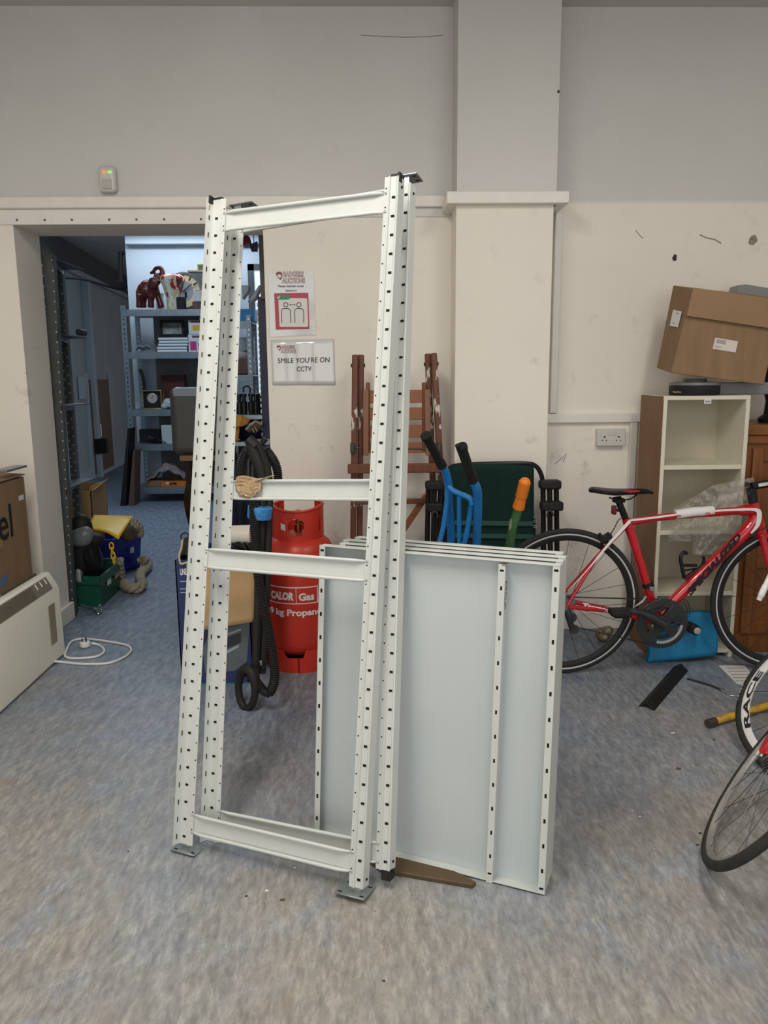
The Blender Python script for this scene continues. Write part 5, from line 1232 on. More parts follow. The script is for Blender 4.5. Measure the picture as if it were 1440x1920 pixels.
for (xx) in (e1.x-.07, e2.x+.03):
    MB().lathe([(.03,-.03),(.11,-.03),(.125,-.02),(.125,.02),(.11,.03),(.03,.03)], (xx,3.30,.126), (1,0,0), 32).build('wheel', RUBBER, sk)
MB().tube([(e1.x-.1,3.30,.126),(e2.x+.06,3.30,.126)], .01).build('axle', STEEL, sk)
MB().box((e1.x-.03,2.98,.012),(e2.x+.04,3.24,.018)).build('toe_plate', BLUEP, sk)

# ------------------------------------------------------------------ green shafted tool with an orange grip
gt = thing('garden_tool', 'chipped green handle with a bright orange ribbed grip between shelf panels and camp chair', 'tool handle', F(950,1240))
a = T(986,897,3.03); c = T(972,952,3.08)
d_ = c-a; n = 22; pts = [a+d_*(k/n) for k in range(n+1)]
rs = [.010,.018]+[.0215+(.0035 if (k % 2) else 0) if k < 15 else .0215+.0012*(k-15)*.4 for k in range(2,n+1)]
MB().tube(pts, rs, 18).build('grip', ORANGE, gt, ang=60)
e_ = T(955,1038,3.16)
MB().tube(spline([T(973,948,3.075), T(968,968,3.09), T(962,985,3.10), T(957,1015,3.13), e_, V(e_.x-.02,3.22,.4), V(e_.x-.03,3.26,0.0)]), .0185, 16).build('shaft', GREENP, gt)

# ------------------------------------------------------------------ red road bicycle
BYK = 3.28
bk = thing('bicycle', 'red and white road bicycle with black saddle standing before the bookcase', 'bicycle', (1.2, BYK, 0))
def Bp(u, v, o=0.0): p = T(u, v, BYK+o); return p
hub1 = Bp(1058, 1116); hub2 = Bp(1474, 1122); WR = .335
hub1.z = WR; hub2.z = WR+.0
def wheel(par, c, nrm, Rw, name, rimc, side_line=None, spokes=20, tyre=RUBBER, rimdepth=.030, tw=.0125, rim_extra=None, phase=0.0):
    nm = Vector(nrm).normalized()
    rim = MB(); rim.ring(c, nm, Rw-.024, [(0,.009),(0,-.009),(-.006,-.0105),(-rimdepth*.6,-.009),(-rimdepth,-.003),(-rimdepth,.003),(-rimdepth*.6,.009),(-.006,.0105)], 96)
    w_ = rim.build(name, rimc, par, ang=30)
    MB().ring(c, nm, Rw-tw, [(tw*math.cos(2*PI*k/12), tw*math.sin(2*PI*k/12)) for k in range(12)], 96).build('tyre', tyre, w_)
    if side_line:
        b = MB()
        for s_ in (1,-1): b.ring(c, nm, Rw-.028, [(0,s_*.0108),(.0065,s_*.0118),(.0065,s_*.0100),(0,s_*.0095)], 96)
        b.build('rim_stripe', side_line, w_)
    x = nm.orthogonal().normalized(); y = nm.cross(x)
    h = MB(); h.lathe([(.008,-.05),(.022,-.034),(.022,-.030),(.012,-.028),(.012,.028),(.022,.030),(.022,.034),(.008,.05)], c, nm, 20).build('hub', MATB, w_)
    for k in range(spokes):
        a = 2*PI*k/spokes+phase; sd = 1 if k%2 else -1; a2 = a+(.9 if (k//2)%2 else -.9)
        p = c+(x*math.cos(a)+y*math.sin(a))*(Rw-.024-rimdepth+.004)+nm*.003*sd; q = c+(x*math.cos(a2)+y*math.sin(a2))*.021+nm*.030*sd
        MB().tube([p,q], .0011, 5).build('spoke', MATB if spokes < 24 else mat('dull_spoke', (.12,.12,.12), .4, .6), w_)
    return w_
RIMB = mat('black_rim', (.02,.02,.02), .4)
REFL = mat('grey_reflective_stripe', (.55,.55,.56), .35)
wheel(bk, hub1, (0,1,.02), WR, 'rear_wheel', RIMB, REFL, 20, phase=.2)
wheel(bk, hub2, (.06,1,.02), WR, 'front_wheel', RIMB, REFL, 18, phase=.1)
BB = Bp(1233,1162); ST = Bp(1176,978); HT = Bp(1417,948); HB = Bp(1428,1002)
fr_ = MB()
fr_.tube([BB+V(-.01,0,.02), Bp(1200,1052), Bp(1178,985), Bp(1174,972)], [.021,.019,.020,.019], 16)
fr_.tube(spline([Bp(1176,980), Bp(1240,970), Bp(1330,962), Bp(1390,957), Bp(1414,957)]), [.015]*8+[.0155]*8+[.0175]*8+[.024]*9, 16)
fr_.tube(spline([Bp(1240,1150), Bp(1300,1090), Bp(1385,1010), Bp(1408,985), Bp(1418,968)]), [.024]*8+[.026]*8+[.0285]*8+[.028]*9, 16)
fr_.tube([Bp(1413,942), Bp(1418,965), Bp(1428,1003)], [.021,.024,.026], 16)
fr_.lathe([(.024,-.034),(.026,-.03),(.026,.03),(.024,.034)], BB, (0,1,0), 20)
frm = fr_.build('frame', BIKER, bk)
for s_ in (1,-1):
    MB().tube([Bp(1180,980,s_*.012), Bp(1120,1043,s_*.026), hub1+V(0,s_*.060,.004)], [.010,.008,.007], 10).build('seat_stay', BIKER, bk)
    MB().tube([BB+V(-.02,s_*.03,0), Bp(1150,1145,s_*.04), hub1+V(0.004,s_*.062,-.004)], [.016,.013,.009], 10).build('chain_stay', BIKER, bk)
    MB().tube(spline([Bp(1429,1004,s_*.028), Bp(1440,1050,s_*.04), Bp(1455,1090,s_*.045), hub2+V(0,s_*.05,0)]), [.016]*12+[.010]*13, 12).build('fork_blade', BIKER, bk)
MB().ball(Bp(1428,1004), (.03,.035,.02)).build('fork_crown', BIKER, bk)
# white stripe graphics: on the top tube, curving down at the head tube, and on the seat stay
WS = mat('gloss_white_paint', (.80,.80,.79), .25)
def stripe(pts, wds, off, name='white_stripe', m=WS, steps=6):
    P_ = spline([Bp(u,v,off) for u,v in pts], steps); W_ = []
    for i in range(len(P_)): f_ = i/(len(P_)-1)*(len(wds)-1); k = min(int(f_), len(wds)-2); W_.append(wds[k]+(wds[k+1]-wds[k])*(f_-k))
    vs = []; 
    for i, p in enumerate(P_):
        t_ = (P_[min(i+1,len(P_)-1)]-P_[max(i-1,0)]).normalized(); n_ = t_.cross(V(0,1,0)).normalized()
        vs += [p+n_*W_[i]/2, p-n_*W_[i]/2]
    b = MB(); b.add(vs, [(2*i,2*i+1,2*i+3,2*i+2) for i in range(len(P_)-1)]); b.build(name, m, frm, smooth=False, solid=.0008)
stripe([(1338,958),(1370,956),(1405,955),(1420,957),(1424,966),(1420,985),(1408,1000)], [.008,.009,.012,.022,.020,.006], -.0305)
stripe([(1180,976),(1230,970),(1270,964.5)], [.008,.009,.008], -.0185)
stripe([(1181,977),(1160,1000),(1140,1022),(1100,1070),(1064,1108)], [.014,.014,.012,.005,.002], -.040)
b = MB(); b.tube([Bp(1266,965), Bp(1300,960), Bp(1337,957.5)], [.0205,.022,.021], 16); b.build('paper_wrap', mat('white_wrap', (.74,.73,.72), .4, bump=.2, bscale=30), frm)
MB().cbox(Bp(1273,968,-.0215), (.018,.001,.012)).cbox(Bp(1327,963,-.0215), (.02,.001,.010)).build('red_label', mat('faded_red_print', (.5,.15,.15), .5), frm)
# lettering on the down tube and chain stay
p = Bp(1293,1117,-.0262); q = Bp(1391,1005,-.0285)
dx = (q-p); dxn = dx.normalized(); up_ = V(-dxn.z, 0, dxn.x)
text('frame_lettering', 'SPECIALIZED', p-V(0,.0035,0)+up_*-.004, dxn, up_, dx.length, .032, INK, frm, bold=.06, shear=.35)
p = Bp(1091,1136,-.053); q = Bp(1143,1146,-.053)
dx = (q-p); dxn = dx.normalized(); up_ = V(-dxn.z, 0, dxn.x)
text('frame_lettering', 'Tarmac', p-V(0,.002,0)-up_*.006, dxn, up_, dx.length, .022, WS, frm, bold=.06)
# seat post, saddle, tail light
MB().tube([Bp(1174,976), Bp(1160,940)], .0145, 14).build('seat_post', BLKG, bk)
b = MB(); b.tube([Bp(1150,937), Bp(1165,935)], .012, 10).cbox(Bp(1160,938), (.05,.03,.018)); b.build('seat_clamp', MATB, bk, bevel=.003)
b = MB(); b.tube(spline([Bp(1142,933,-.02), Bp(1160,937,-.02), Bp(1180,936,-.02), Bp(1195,927,-.01)]), .0035, 8).tube(spline([Bp(1142,933,.02), Bp(1160,937,.02), Bp(1180,936,.02), Bp(1195,927,.01)]), .0035, 8); b.build('saddle_rail', MATB, bk)
sa = []; NS = 14; prof_s = [(1104,919,.010),(1110,914,.045),(1124,916,.066),(1145,918,.070),(1165,919,.052),(1185,918,.030),(1205,918,.022),(1218,920,.019),(1226,924,.006)]
b = MB(); vs = []
for (u_, v_, hw) in prof_s:
    th_ = .022 if hw > .02 else .012
    for k in range(12):
        a_ = 2*PI*k/12; p = Bp(u_, v_); zz_ = math.sin(a_); 
        vs.append(p+V(0, hw*math.cos(a_), (.006*zz_ if zz_ > 0 else (th_*zz_ if abs(math.cos(a_)) < .9 else th_*1.6*zz_))-.010*(abs(math.cos(a_))**2)*(hw/.07)))
fs = [tuple(range(11,-1,-1)), tuple(range((len(prof_s)-1)*12, len(prof_s)*12))]
for i in range(len(prof_s)-1):
    for k in range(12): fs.append((i*12+k, i*12+(k+1)%12, (i+1)*12+(k+1)%12, (i+1)*12+k))
b.add(vs, fs); sdl = b.build('saddle', BLKG, bk, subsurf=1)
stripe([(1152,928),(1170,923),(1190,921),(1200,921)], [.003,.012,.010,.003], -.040, 'red_flash', mat('saddle_red', (.45,.01,.02), .3))
b = MB(); b.cbox(Bp(1151,956), (.018,.03,.040)); b.build('tail_light', mat('dark_red_lens', (.12,.01,.01), .25), bk, bevel=.005)
MB().tube([Bp(1153,956), Bp(1170,958)], .007, 8).build('light_bracket', MATB, bk)
# brake calliper, cables
b = MB(); b.cbox(Bp(1135,1008,-.02), (.055,.03,.025), Matrix.Rotation(R(-20),3,'Y')).tube([Bp(1123,1000,-.03), Bp(1132,1012,-.03), Bp(1128,1022,-.02)], .008, 8).tube([Bp(1138,1000,-.03), Bp(1146,1010,-.02)], .009, 8); b.build('rear_brake', MATB, bk, bevel=.004)
b = MB(); b.tube(spline([Bp(1172,968,-.022), Bp(1160,975,-.025), Bp(1152,990,-.03), Bp(1143,1004,-.03)]), .0022, 6); b.build('brake_cable', MATB, bk)
b = MB(); b.tube(spline([Bp(1272,1128,-.025), Bp(1282,1130,-.02), Bp(1288,1140,-.02), Bp(1290,1158,-.02)]), .0016, 6).tube(spline([Bp(1278,1124,.02), Bp(1288,1127,.02), Bp(1293,1140,.02), Bp(1293,1156,.02)]), .0016, 6); b.build('cable', MATB, bk)
b = MB(); b.tube(spline([Bp(1405,1005,-.03), Bp(1418,998,-.035), Bp(1440,985,-.04), Bp(1462,960,-.05)]), .0025, 6); b.build('brake_cable', MATB, bk)
# bottle cage
b = MB()
b.tube(spline([Bp(1283,1084,-.03), Bp(1278,1060,-.032), Bp(1276,1045,-.03), Bp(1282,1036,-.03), Bp(1288,1038,-.03)]), .0085, 8)
b.tube(spline([Bp(1283,1086,0), Bp(1300,1072,0), Bp(1315,1062,0), Bp(1320,1050,0), Bp(1318,1043,0)]), .0075, 8)
b.tube([Bp(1280,1060,-.03), Bp(1306,1060,-.01)], .007, 8).tube([Bp(1282,1070,-.03), Bp(1304,1066,-.01)], .004, 8)
b.build('bottle_cage', BLKG, bk)
# drivetrain
CW = MB(); Cc = BB+V(0,-.055,0)
CW.ring(Cc, (0,1,0), .108, [(.004,.002),(.004,-.002),(-.026,-.003),(-.026,.003)], 72)
for k in range(50):
    a_ = 2*PI*k/50; dd_ = V(math.cos(a_),0,math.sin(a_)); CW.cbox(Cc+dd_*.113, (.005,.003,.006), Matrix.Rotation(-a_,3,'Y'))
for k in range(4):
    a_ = R(50+90*k); dd_ = V(math.cos(a_),0,math.sin(a_)); CW.bar(Cc+dd_*.02, Cc+dd_*.097, .042, .008, (0,1,0))
CW.lathe([(.034,-.012),(.036,.0),(.034,.012)], Cc, (0,-1,0), 24)
ch_ = CW.build('chainring', CRANK, bk, bevel=.001)
MB().ring(Cc+V(0,.014,0), (0,1,0), .072, [(.004,.002),(.004,-.002),(-.012,-.002),(-.012,.002)], 48).build('inner_chainring', CRANK, bk)
rf = MB(); rf.ring(Cc+V(0,-.004,0), (0,-1,0), .086, [(.005,.001),(.005,-.001),(-.007,-.001),(-.007,.001)], 30, R(-60)+PI/2, R(40)+PI/2); rf.build('polished_guard', RIMS, ch_)
pe = Bp(1160,1142,-.10)
MB().tube(spline([Cc+V(.0,-.018,0), Bp(1210,1152,-.085), Bp(1185,1146,-.09), Bp(1170,1144,-.09)]), [.020]*8+[.015]*8+[.013]*9, 14).build('crank_arm', CRANK, bk)
MB().tube([pe+V(.02,.02,.0), pe+V(.01,-.09,.0)], .006).cbox(pe+V(-.01,-.045,0), (.085,.075,.024)).cbox(pe+V(-.01,-.045,-.004),(.06,.05,.034)).build('pedal', MATB, bk, bevel=.006)
c2 = Bp(1292,1172,.085)
MB().tube([BB+V(0,.04,0), BB+V(.05,.06,-.012), c2+V(-.03,-.02,.01)], [.018,.015,.012], 12).build('crank_arm', CRANK, bk)
MB().cbox(c2+V(.005,.0,-.005), (.085,.07,.026), Matrix.Rotation(R(25),3,'Y')).cbox(c2+V(.01,-.02,-.01),(.05,.05,.045), Matrix.Rotation(R(25),3,'Y')).build('pedal', MATB, bk, bevel=.008)
MB().lathe([(.014,0),(.016,.004),(.010,.006)], c2+V(.018,-.046,-.012), (0,-1,0), 16).build('pedal_axle_end', RIMS, bk)
# chain, mechs, cassette
b = MB(); hc = hub1+V(0,-.045,0)
b.bar(hc+V(.0,0,.036), Cc+V(-.02,.01,.108), .004,.009,(0,1,0)).bar(Bp(1078,1175,-.045), Cc+V(-.01,.01,-.108), .004,.008,(0,1,0)); b.build('chain', mat('dark_chain', (.05,.048,.045), .45, .7), bk)
b = MB()
for k in range(6): b.lathe([(.012,-.0012),(.026+.0035*k,-.0012),(.026+.0035*k,.0012),(.012,.0012)], hub1+V(0,-.055+.0045*k,0), (0,1,0), 30)
b.build('cassette', mat('cassette_steel', (.25,.25,.26), .35, .9), bk)
b = MB(); b.tube([hub1+V(0,-.06,-.02), Bp(1066,1150,-.06), Bp(1072,1178,-.05)], [.012,.016,.012], 10).ring(Bp(1072,1158,-.05),(0,1,0),.018,[(.004,.003),(.004,-.003),(-.014,-.003),(-.014,.003)],24).ring(Bp(1077,1180,-.05),(0,1,0),.017,[(.004,.003),(.004,-.003),(-.014,-.003),(-.014,.003)],24)
b.build('rear_derailleur', mat('dark_mech', (.06,.06,.065), .4, .6), bk)
b = MB(); b.cbox(Bp(1222,1104,-.03), (.022,.02,.018)).tube([Bp(1212,1118,-.045), Bp(1204,1128,-.05), Bp(1190,1138,-.05)], [.006,.007,.005], 8); b.build('front_derailleur', mat('bright_mech', (.35,.34,.33), .35, .7), bk, bevel=.004)
MB().tube([Bp(1214,1092), Bp(1216,1100)], .026, 16).build('seat_tube_clamp', MATB, bk)
# stem and handlebars
b = MB(); b.tube([Bp(1413,943), Bp(1408,915)], .020, 16).tube([Bp(1409,912), Bp(1450,905)], .017, 14).tube([Bp(1401,908,-.01), Bp(1401,908,.02)], .011, 10).tube([Bp(1403,924,-.01), Bp(1403,924,.02)], .010, 10); b.build('stem', MATB, bk)
MB().cbox(Bp(1433,908,-.018), (.05,.002,.014), Matrix.Rotation(R(-9),3,'Y')).build('stem_label', WS, bk)
for s_ in (1,-1):
    MB().tube(spline([Bp(1450,905), Bp(1450,905,s_*.11), Bp(1453,905,s_*.16), Bp(1475,905,s_*.175), Bp(1487,918,s_*.175), Bp(1480,945,s_*.178), Bp(1455,955,s_*.18)]), .0135, 12).build('handlebar', MATB, bk)

# ------------------------------------------------------------------ bookcase and things on it
bc = thing('bookcase', 'cream open bookcase with a brown side panel standing behind the red bicycle', 'bookcase', (1.6,3.5,0))
bx0 = T(1245,742,3.45).x; bx1 = T(1408,742,3.45).x; bh = T(1320,742,3.45).z; by0, by1 = 3.45, 3.735
tk = .018
MB().box((bx0+.001,by0,.0),(bx0+tk,by1,bh-tk)).build('side_panel', LAMW, bc, bevel=.001)
MB().box((bx0-.001,by0+.002,.0),(bx0+.001,by1,bh-.001)).build('side_veneer', MDF, bc)
MB().box((bx1-tk,by0,.0),(bx1,by1,bh-tk)).build('side_panel', LAMW, bc, bevel=.001)
MB().box((bx0+tk,by1-.006,.0),(bx1-tk,by1,bh-tk)).build('back_panel', LAMI, bc)
MB().box((bx0,by0,bh-tk),(bx1,by1,bh)).build('top', LAMW, bc, bevel=.001)
for v_ in (871, 993, 1108, 1216):
    z = T(1310,v_+5,by0).z
    MB().box((bx0+tk,by0+.004,z-.011),(bx1-tk,by1-.006,z+.009)).build('shelf', LAMW, bc, bevel=.001)
a = T(1320,757,by0-.001); c = T(1334,747,by0-.001)
lb_ = MB().box((a.x,by0-.0012,a.z),(c.x,by0-.0002,c.z)).build('sticker', PAPER, bc, smooth=False)
MB().box((a.x+.004,by0-.0016,a.z+.005),(c.x-.004,by0-.0011,a.z+.014)).build('printed_code', GREYT, lb_, smooth=False)
# bubble wrap spilling from the middle shelf
def bub(i, j):
    u = 1262+150*i+10*math.sin(j*5); v = 925+ (150 if i>.3 else 90)*j - 30*i*(1-j)+ (60*(.5-i) if i < .5 else 0)*(1-j)
    v = min(v, 1040)
    return T(u, v, 3.40+.03*math.sin(i*7+j*3)+.035*mnoise.noise(V(i*14,j*12,2))+.012*mnoise.noise(V(i*40,j*35,5)))
BW = mat('bubble_wrap', (.75,.74,.70), .12, bump=1.0, bscale=70, alpha=.22)
tag(MB().grid(bub, 70, 50).build('bubble_wrap', BW, solid=.002, ang=60), 'crumpled clear bubble wrap in the bookcase behind the bicycle top tube', 'bubble wrap')
# turntable shaped black drum
tx = T(1302,725,3.56); 
td = thing('round_device', 'round black device with a grey rim on top of the bookcase under the tilted box', 'device', (tx.x,3.56,bh))
rr3 = (T(1347,725,3.56).x-T(1258,725,3.56).x)/2
zt3 = T(1300,716,3.47).z
MB().lathe([(rr3*.97,.001),(rr3,.006),(rr3,zt3-bh-.018),(rr3*.6,zt3-bh-.016)], (tx.x,3.56,bh), n=48).build('drum', MATB, td)
MB().lathe([(rr3*.5,zt3-bh-.016),(rr3+.002,zt3-bh-.016),(rr3+.002,zt3-bh-.003),(rr3*.5,zt3-bh)], (tx.x,3.56,bh), n=48).lathe([(rr3*.5,zt3-bh),(rr3*.45,zt3-bh+.014),(.01,zt3-bh+.014)], (tx.x,3.56,bh), n=40).build('rim', mat('mid_grey_rim', (.16,.16,.15), .35), td)
q = T(1268,736,3.47); b = MB()
for k in (-.010,.008): b.tube([(q.x+k,3.475,bh+.018),(q.x+k,3.445,bh+.016)], .004, 8)
b.build('brass_plug', mat('brass', (.45,.30,.10), .3, 1.0), td)
# tilted cardboard box
tb = thing('cardboard_box', 'tilted brown cardboard box with a barcode label resting on the round black device', 'box', (1.6,3.55,bh+.09))
yf_ = 3.45; yk = 3.66
Q = lambda u,v,y: T(u,v,y)
TR = (1471,562)
f4 = [Q(1258,699,yf_), Q(1432,722,yf_), Q(1471,565,yf_), Q(1300,541,yf_)]
bk4 = [Q(1231,690,yk), Q(1400,712,yk), Q(1436,556,yk), Q(1262,535,yk)]
b = MB(); b.hexa([f4[0],f4[1],bk4[1],bk4[0],f4[3],f4[2],bk4[2],bk4[3]]); b.build('carton', CARD, tb, bevel=.004)
def onf(u, v, o): return Q(u, v, yf_-o)
b = MB(); b.hexa([onf(1287,592,.018),onf(1460,618,.018),onf(1460,618,.014),onf(1287,592,.014),onf(1300,539,.004),onf(1471,563,.004),onf(1471,563,.0),onf(1300,539,.0)]); b.build('flap', CARDL if False else mat('flap_cardboard', (.30,.185,.10), .8, c2=(.255,.155,.082), scale=5), tb, bevel=.001)
p_ = [f4[0],f4[3],bk4[3],bk4[0]]
def sidep(i, j): # i along depth front->back, j bottom->top
    return (p_[0].lerp(p_[3],i)).lerp(p_[1].lerp(p_[2],i), j)+V(-.0015,-.001,0)
b = MB(); b.add([sidep(.25,.53),sidep(.25,.72),sidep(.72,.72),sidep(.72,.53)], [(0,1,2,3)]); b.build('sticker', PAPER, tb, solid=.0006, smooth=False)
b = MB(); 
for k in (.56,.60,.64,.68): b.add([sidep(.36,k),sidep(.36,k+.015),sidep(.6,k+.015),sidep(.6,k)], [(0,1,2,3)])
b.build('printed_line', GREYT, tb, solid=.001, smooth=False)
b = MB(); b.extr([onf(1336,654,.002),onf(1379,661,.002),onf(1384,640,.002),onf(1341,633,.002)], (0,.001,0)); b.build('sticker', mat('pinkish_paper', (.66,.58,.55), .5), tb, smooth=False)
b = MB(); b.extr([onf(1342.5,643,.0026),onf(1360,646,.0026),onf(1361.5,638.5,.0026),onf(1344,635.5,.0026)], (0,.001,0))
b.extr([onf(1339,648,.0026),onf(1354,650,.0026),onf(1354,651,.0026),onf(1339,649,.0026)], (0,.001,0)).extr([onf(1339,650.6,.0026),onf(1349,652,.0026),onf(1349,653,.0026),onf(1339,651.6,.0026)], (0,.001,0))
b.build('printed_code', GREYT, tb, smooth=False)
tag(MB().box((bx0+.16,3.55,bh+.001),(bx1+.14,3.70,T(1380,712,3.6).z-.012)).build('grey_case', mat('mid_grey_plastic', (.22,.22,.225), .5), bevel=.004), 'plain grey case behind the round device holding up the tilted box', 'case')
# grey thing showing behind the box, black object to the right
b = MB(); b.extr([Q(1382,550,3.72),Q(1470,564,3.72),Q(1472,545,3.72),Q(1400,533,3.72),Q(1387,534,3.72)], (0,.1,0))
tag(b.build('grey_tub', mat('soft_grey_plastic', (.24,.24,.235), .5), bevel=.004), 'grey plastic tub edge showing above the back of the tilted box', 'tub')
# oak cabinet
oc = thing('wooden_cabinet', 'orange brown wooden cabinet at the right edge beside the bookcase', 'cabinet', (2.0,3.55,0))
ox0 = T(1404,900,3.46).x; oz = T(1420,797,3.46).z
MB().box((ox0,3.51,.0),(2.55,3.87,oz-.05)).build('carcass', OAK, oc, bevel=.003)
MB().box((ox0-.006,3.485,oz-.05),(2.57,3.875,oz)).box((ox0-.004,3.495,oz-.09),(2.56,3.875,oz-.05)).build('top', OAK, oc, bevel=.006)
dx0_ = T(1416,900,3.46).x
b = MB(); dz1_ = oz-.11
b.box((dx0_,3.492,.10),(dx0_+.05,3.51,dz1_)).box((dx0_+.35,3.492,.10),(dx0_+.40,3.51,dz1_)).box((dx0_+.05,3.492,.10),(dx0_+.35,3.51,.16)).box((dx0_+.05,3.492,dz1_-.06),(dx0_+.35,3.51,dz1_)).box((dx0_+.05,3.492,.42),(dx0_+.35,3.51,.48)).box((dx0_+.05,3.504,.10),(dx0_+.35,3.51,dz1_))
b.build('door', OAK, oc, bevel=.003)
b = MB(); xk = T(1437,700,3.6).x
b.lathe([(.06,0),(.065,.02),(.04,.04),(.035,.10),(.045,.14),(.045,.30),(.03,.34),(.035,.5),(.01,.52)], (xk+.055,3.62,oz+.001), n=24)
tag(b.build('black_ornament', BLKG), 'tall black turned ornament standing on the wooden cabinet at the right edge', 'ornament')
# black cover strip etc. on the floor
a1, a2, a3, a4 = F(1196,1325), F(1228,1333), F(1291,1258), F(1263,1250)
b = MB(); up_ = V(0,0,.018)
m1 = (a1+a2)/2; m2 = (a3+a4)/2
b.add([a1+V(0,0,.001),m1+V(0,0,.026),a2+V(0,0,.001),a4+V(0,0,.001),m2+V(0,0,.026),a3+V(0,0,.001),a1+V(.006,.0,-.0)+V(0,0,.001),m1+V(0,0,.020),a2+V(-.006,0,.001),a4+V(.006,0,.001),m2+V(0,0,.020),a3+V(-.006,0,.001)], [(0,1,4,3),(1,2,5,4),(6,9,10,7),(7,10,11,8),(0,6,7,1),(1,7,8,2),(3,4,10,9),(4,5,11,10),(0,3,9,6),(2,8,11,5)])
tag(b.build('black_cover_strip', mat('black_rubber_strip', (.012,.012,.013), .55), bevel=.002), 'black folded plastic strip lying on the floor in front of the blue bag', 'strip')
b = MB(); b.tube([F(1288,1272,.006), F(1330,1284,.006), F(1353,1293,.006)], .004, 8)
rd = tag(b.build('thin_rod', mat('dark_rod', (.05,.045,.04), .4, .5)), 'thin dark rod with a bright wire end on the floor by the black strip', 'rod')
MB().tube(spline([F(1353,1293,.006), F(1360,1299,.006), F(1370,1304,.004), F(1384,1305,.004)]), .002, 6).build('wire_end', STEEL, rd)
MB().tube([F(1352,1292,.008), F(1357,1295,.008)], .007, 10).build('ferrule', STEEL, rd)
b = MB(); b.extr([F(1347,1248,.001),F(1396,1248,.001),F(1420,1280,.001),F(1396,1286,.001),F(1381,1282,.001)], (0,0,.0012))
pp = tag(b.build('paper_sheet', PAPER, smooth=False), 'sheet of white paper on the floor under the front wheel of the red bicycle', 'paper')
b = MB(); 
for k in range(5): b.extr([F(1362+4*k,1252+6*k,.0026),F(1396+4*k,1252+6*k,.0026),F(1397+4*k,1253.4+6*k,.0026),F(1363+4*k,1253.4+6*k,.0026)], (0,0,.0002))
b.build('printed_line', GREYT, pp, smooth=False)
ys = thing('yellow_pole', 'yellow wooden pole with a black end cap lying on the floor at the right', 'pole', F(1335,1362))
a = F(1334,1354,.020); c = F(1440,1323,.020); c = a+(c-a)*2.2; c.z = .020
MB().tube([a, c], .0135, 16).build('shaft', mat('worn_yellow_paint', (.80,.46,.03), .5, c2=(.45,.24,.06), scale=22, amt=.3), ys)
MB().tube([a-(c-a).normalized()*.022, a+(c-a).normalized()*.020], .0155, 16).build('end_cap', mat('dark_brown_cap', (.05,.035,.028), .5), ys)
# blue bag
def bagp(i, j):
    v0_ = 1241-14*i; vt_ = 1190-40*min(1,i*1.6)+4*math.sin(i*6); u = 1213+128*i+3*math.sin(j*4)
    if j*1.0 > 0: u += 0
    v = v0_+(vt_-v0_)*j; y_ = 3.405+.02*j+.008*math.sin(i*8+j*2)
    p = T(u, v, y_); 
    return p
tag(MB().grid(bagp, 24, 10).build('blue_bag', BAGB, solid=.035, ang=60), 'bright blue woven bag slumped on the floor against the bookcase', 'bag')
b = MB(); b.ball(T(1128,1188,3.72), (.035,.03,.035)).ball(T(1140,1182,3.7), (.03,.03,.025)).ball(T(1133,1196,3.68), (.03,.02,.02))
b.tube([T(1150,1200,3.66), T(1170,1198,3.66)], .004, 6)
tag(b.build('crumpled_packet', mat('olive_foil', (.20,.17,.10), .3, .4, c2=(.35,.30,.2), scale=50, bump=.8, bscale=60), remesh=.008), 'small crumpled olive packet by the skirting behind the rear wheel', 'packet')

# ------------------------------------------------------------------ two more bicycles reaching in from the right edge
def wheel_pose(cx, cy, az, le, Rw):
    h = V(math.cos(az), math.sin(az), 0); s_ = V(-math.sin(az), math.cos(az), 0); up = V(0,0,1)*math.cos(le)+s_*math.sin(le)
    return V(cx,cy,.012)+up*(Rw-.004), h.cross(up).normalized(), h, up
c2_, n2_, h2_, up2_ = wheel_pose(.9496, 1.970, -2.0816, .562, .337)
b2 = thing('bicycle', 'bicycle with silver rimmed wheel leaning over nearest the camera at the right edge', 'bicycle', V(.95,1.97,0))
SIL = mat('scuffed_silver_rim', (.50,.49,.47), .3, .6, c2=(.35,.34,.32), scale=20)
wheel(b2, c2_, n2_, .337, 'wheel', SIL, None, 28, mat('dusty_tyre', (.030,.029,.026), .75, c2=(.045,.043,.038), scale=20), .013, .0135)
MB().tube([c2_+n2_*.05, c2_+up2_*.38-h2_*.1+n2_*.03], .009, 10).tube([c2_-n2_*.05, c2_+up2_*.38-h2_*.1-n2_*.03], .009, 10).build('seat_stay', BIKER, b2)
MB().tube([c2_+n2_*.06, c2_-h2_*.40], .010, 10).tube([c2_-n2_*.06, c2_-h2_*.40], .010, 10).build('chain_stay', BIKER, b2)
b = MB()
for k in range(7): b.lathe([(.012,-.0012),(.024+.004*k,-.0012),(.024+.004*k,.0012),(.012,.0012)], c2_+n2_*(.048-.0045*k), n2_, 28)
b.build('cassette', mat('cassette_steel', (.25,.25,.26), .35, .9), b2)
c1_, n1_, h1_, up1_ = wheel_pose(1.3438, 2.3601, -1.2664, .853, .337)
b1 = thing('bicycle', 'bicycle with white lettered deep rims behind the silver rimmed wheel at the right edge', 'bicycle', V(1.34,2.36,0))
w1 = wheel(b1, c1_, n1_, .337, 'wheel', mat('white_rim_paint', (.70,.70,.70), .35), None, 20, RUBBER, .026, .0135)
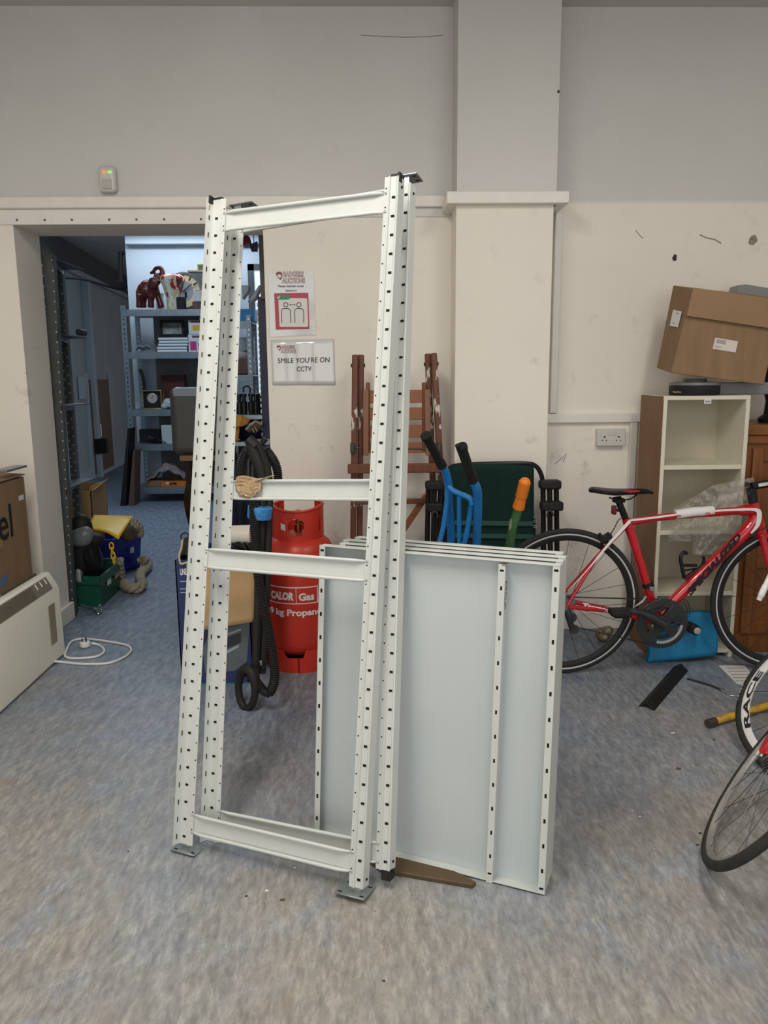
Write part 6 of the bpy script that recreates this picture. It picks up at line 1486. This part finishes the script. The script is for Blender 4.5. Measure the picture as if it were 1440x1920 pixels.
# rim and tyre lettering wrapped round the wheel
fv = (CO-c1_).normalized(); sg = 1 if n1_.dot(fv) > 0 else -1
def ang_of(u, v):
    d_ = _ray(u, v); t_ = (c1_-CO).dot(n1_)/d_.dot(n1_); q = CO+d_*t_-c1_; return math.atan2(q.dot(up1_), q.dot(h1_)), q.length
aa, ra = ang_of(1398, 1370); ab, rb = ang_of(1440, 1260)
dirn = 1 if ((ab-aa+PI) % (2*PI)-PI) > 0 else -1
def onwheel(a0, rad, off, dr_, flip=1):
    return lambda a, c: c1_+(h1_*math.cos(a0+dr_*a/rad)+up1_*math.sin(a0+dr_*a/rad))*(rad+c*flip)+n1_*off*sg
text('rim_lettering', 'RACE', (0,0,0), (1,0,0), (0,0,1), .25, .022, INK, w1, bend=onwheel(aa, .283, .0112, dirn), bold=.03)
text('tyre_lettering', 'ULTRA', (0,0,0), (1,0,0), (0,0,1), .075, .010, mat('grey_tyre_print', (.45,.43,.4), .6), w1, bend=onwheel(aa+dirn*.42, .322, .0125, dirn), bold=.02)
MB().tube([c1_+up1_*.35+n1_*.05, c1_+n1_*.05], .012, 10).tube([c1_+up1_*.35-n1_*.05, c1_-n1_*.05], .012, 10).tube([c1_+up1_*.35, c1_+up1_*.60-h1_*.06], .02, 12).build('fork', mat('white_frame_paint', (.70,.70,.70), .3), b1)
lv = MB(); lv.tube(spline([T(1452,1062,2.55), T(1440,1088,2.52), T(1430,1110,2.5), T(1423,1125,2.5)]), [.009]*12+[.011]*8+[.009]*5, 10); lv.build('brake_lever', mat('white_frame_paint', (.70,.70,.70), .3), b1)
MB().tube(spline([T(1452,1062,2.55), T(1480,1050,2.6), c1_+up1_*.60-h1_*.06]), .013, 10).build('handlebar', MATB, b1)
# ------------------------------------------------------------------ crumbs and bits on the floor
rn = random.Random(7)
bits = [((1272,1442),.016,'brown'),((1185,1520),.006,'white'),((1200,1532),.005,'white'),((1312,1563),.008,'dark'),((1308,1585),.007,'dark'),((530,1688),.010,'brown'),((500,1671),.006,'white'),((462,1681),.005,'dark'),((452,1385),.004,'dark'),((1262,1375),.010,'white'),((1340,1388),.006,'dark'),((240,1597),.004,'dark'),((720,1840),.005,'dark'),((552,1628),.004,'white')]
bm_ = {'brown': mat('leaf_brown', (.12,.07,.035), .9), 'white': PAPER, 'dark': mat('dark_debris', (.05,.045,.04), .9)}
b = MB(); order = ['brown','white','dark']
for (uv, s_, kd) in bits:
    p = F(*uv); b.cur = order.index(kd); pts = []
    for k in range(7): a_ = 2*PI*k/7; r_ = s_*(.4+.7*rn.random()); pts.append(p+V(r_*math.cos(a_), r_*.6*math.sin(a_), .0008))
    b.extr(pts, (0,0,.0018))
tag(b.build('floor_debris', [bm_[k] for k in order], smooth=False), 'scattered crumbs and scraps of leaf on the vinyl floor', 'debris', kind='stuff')
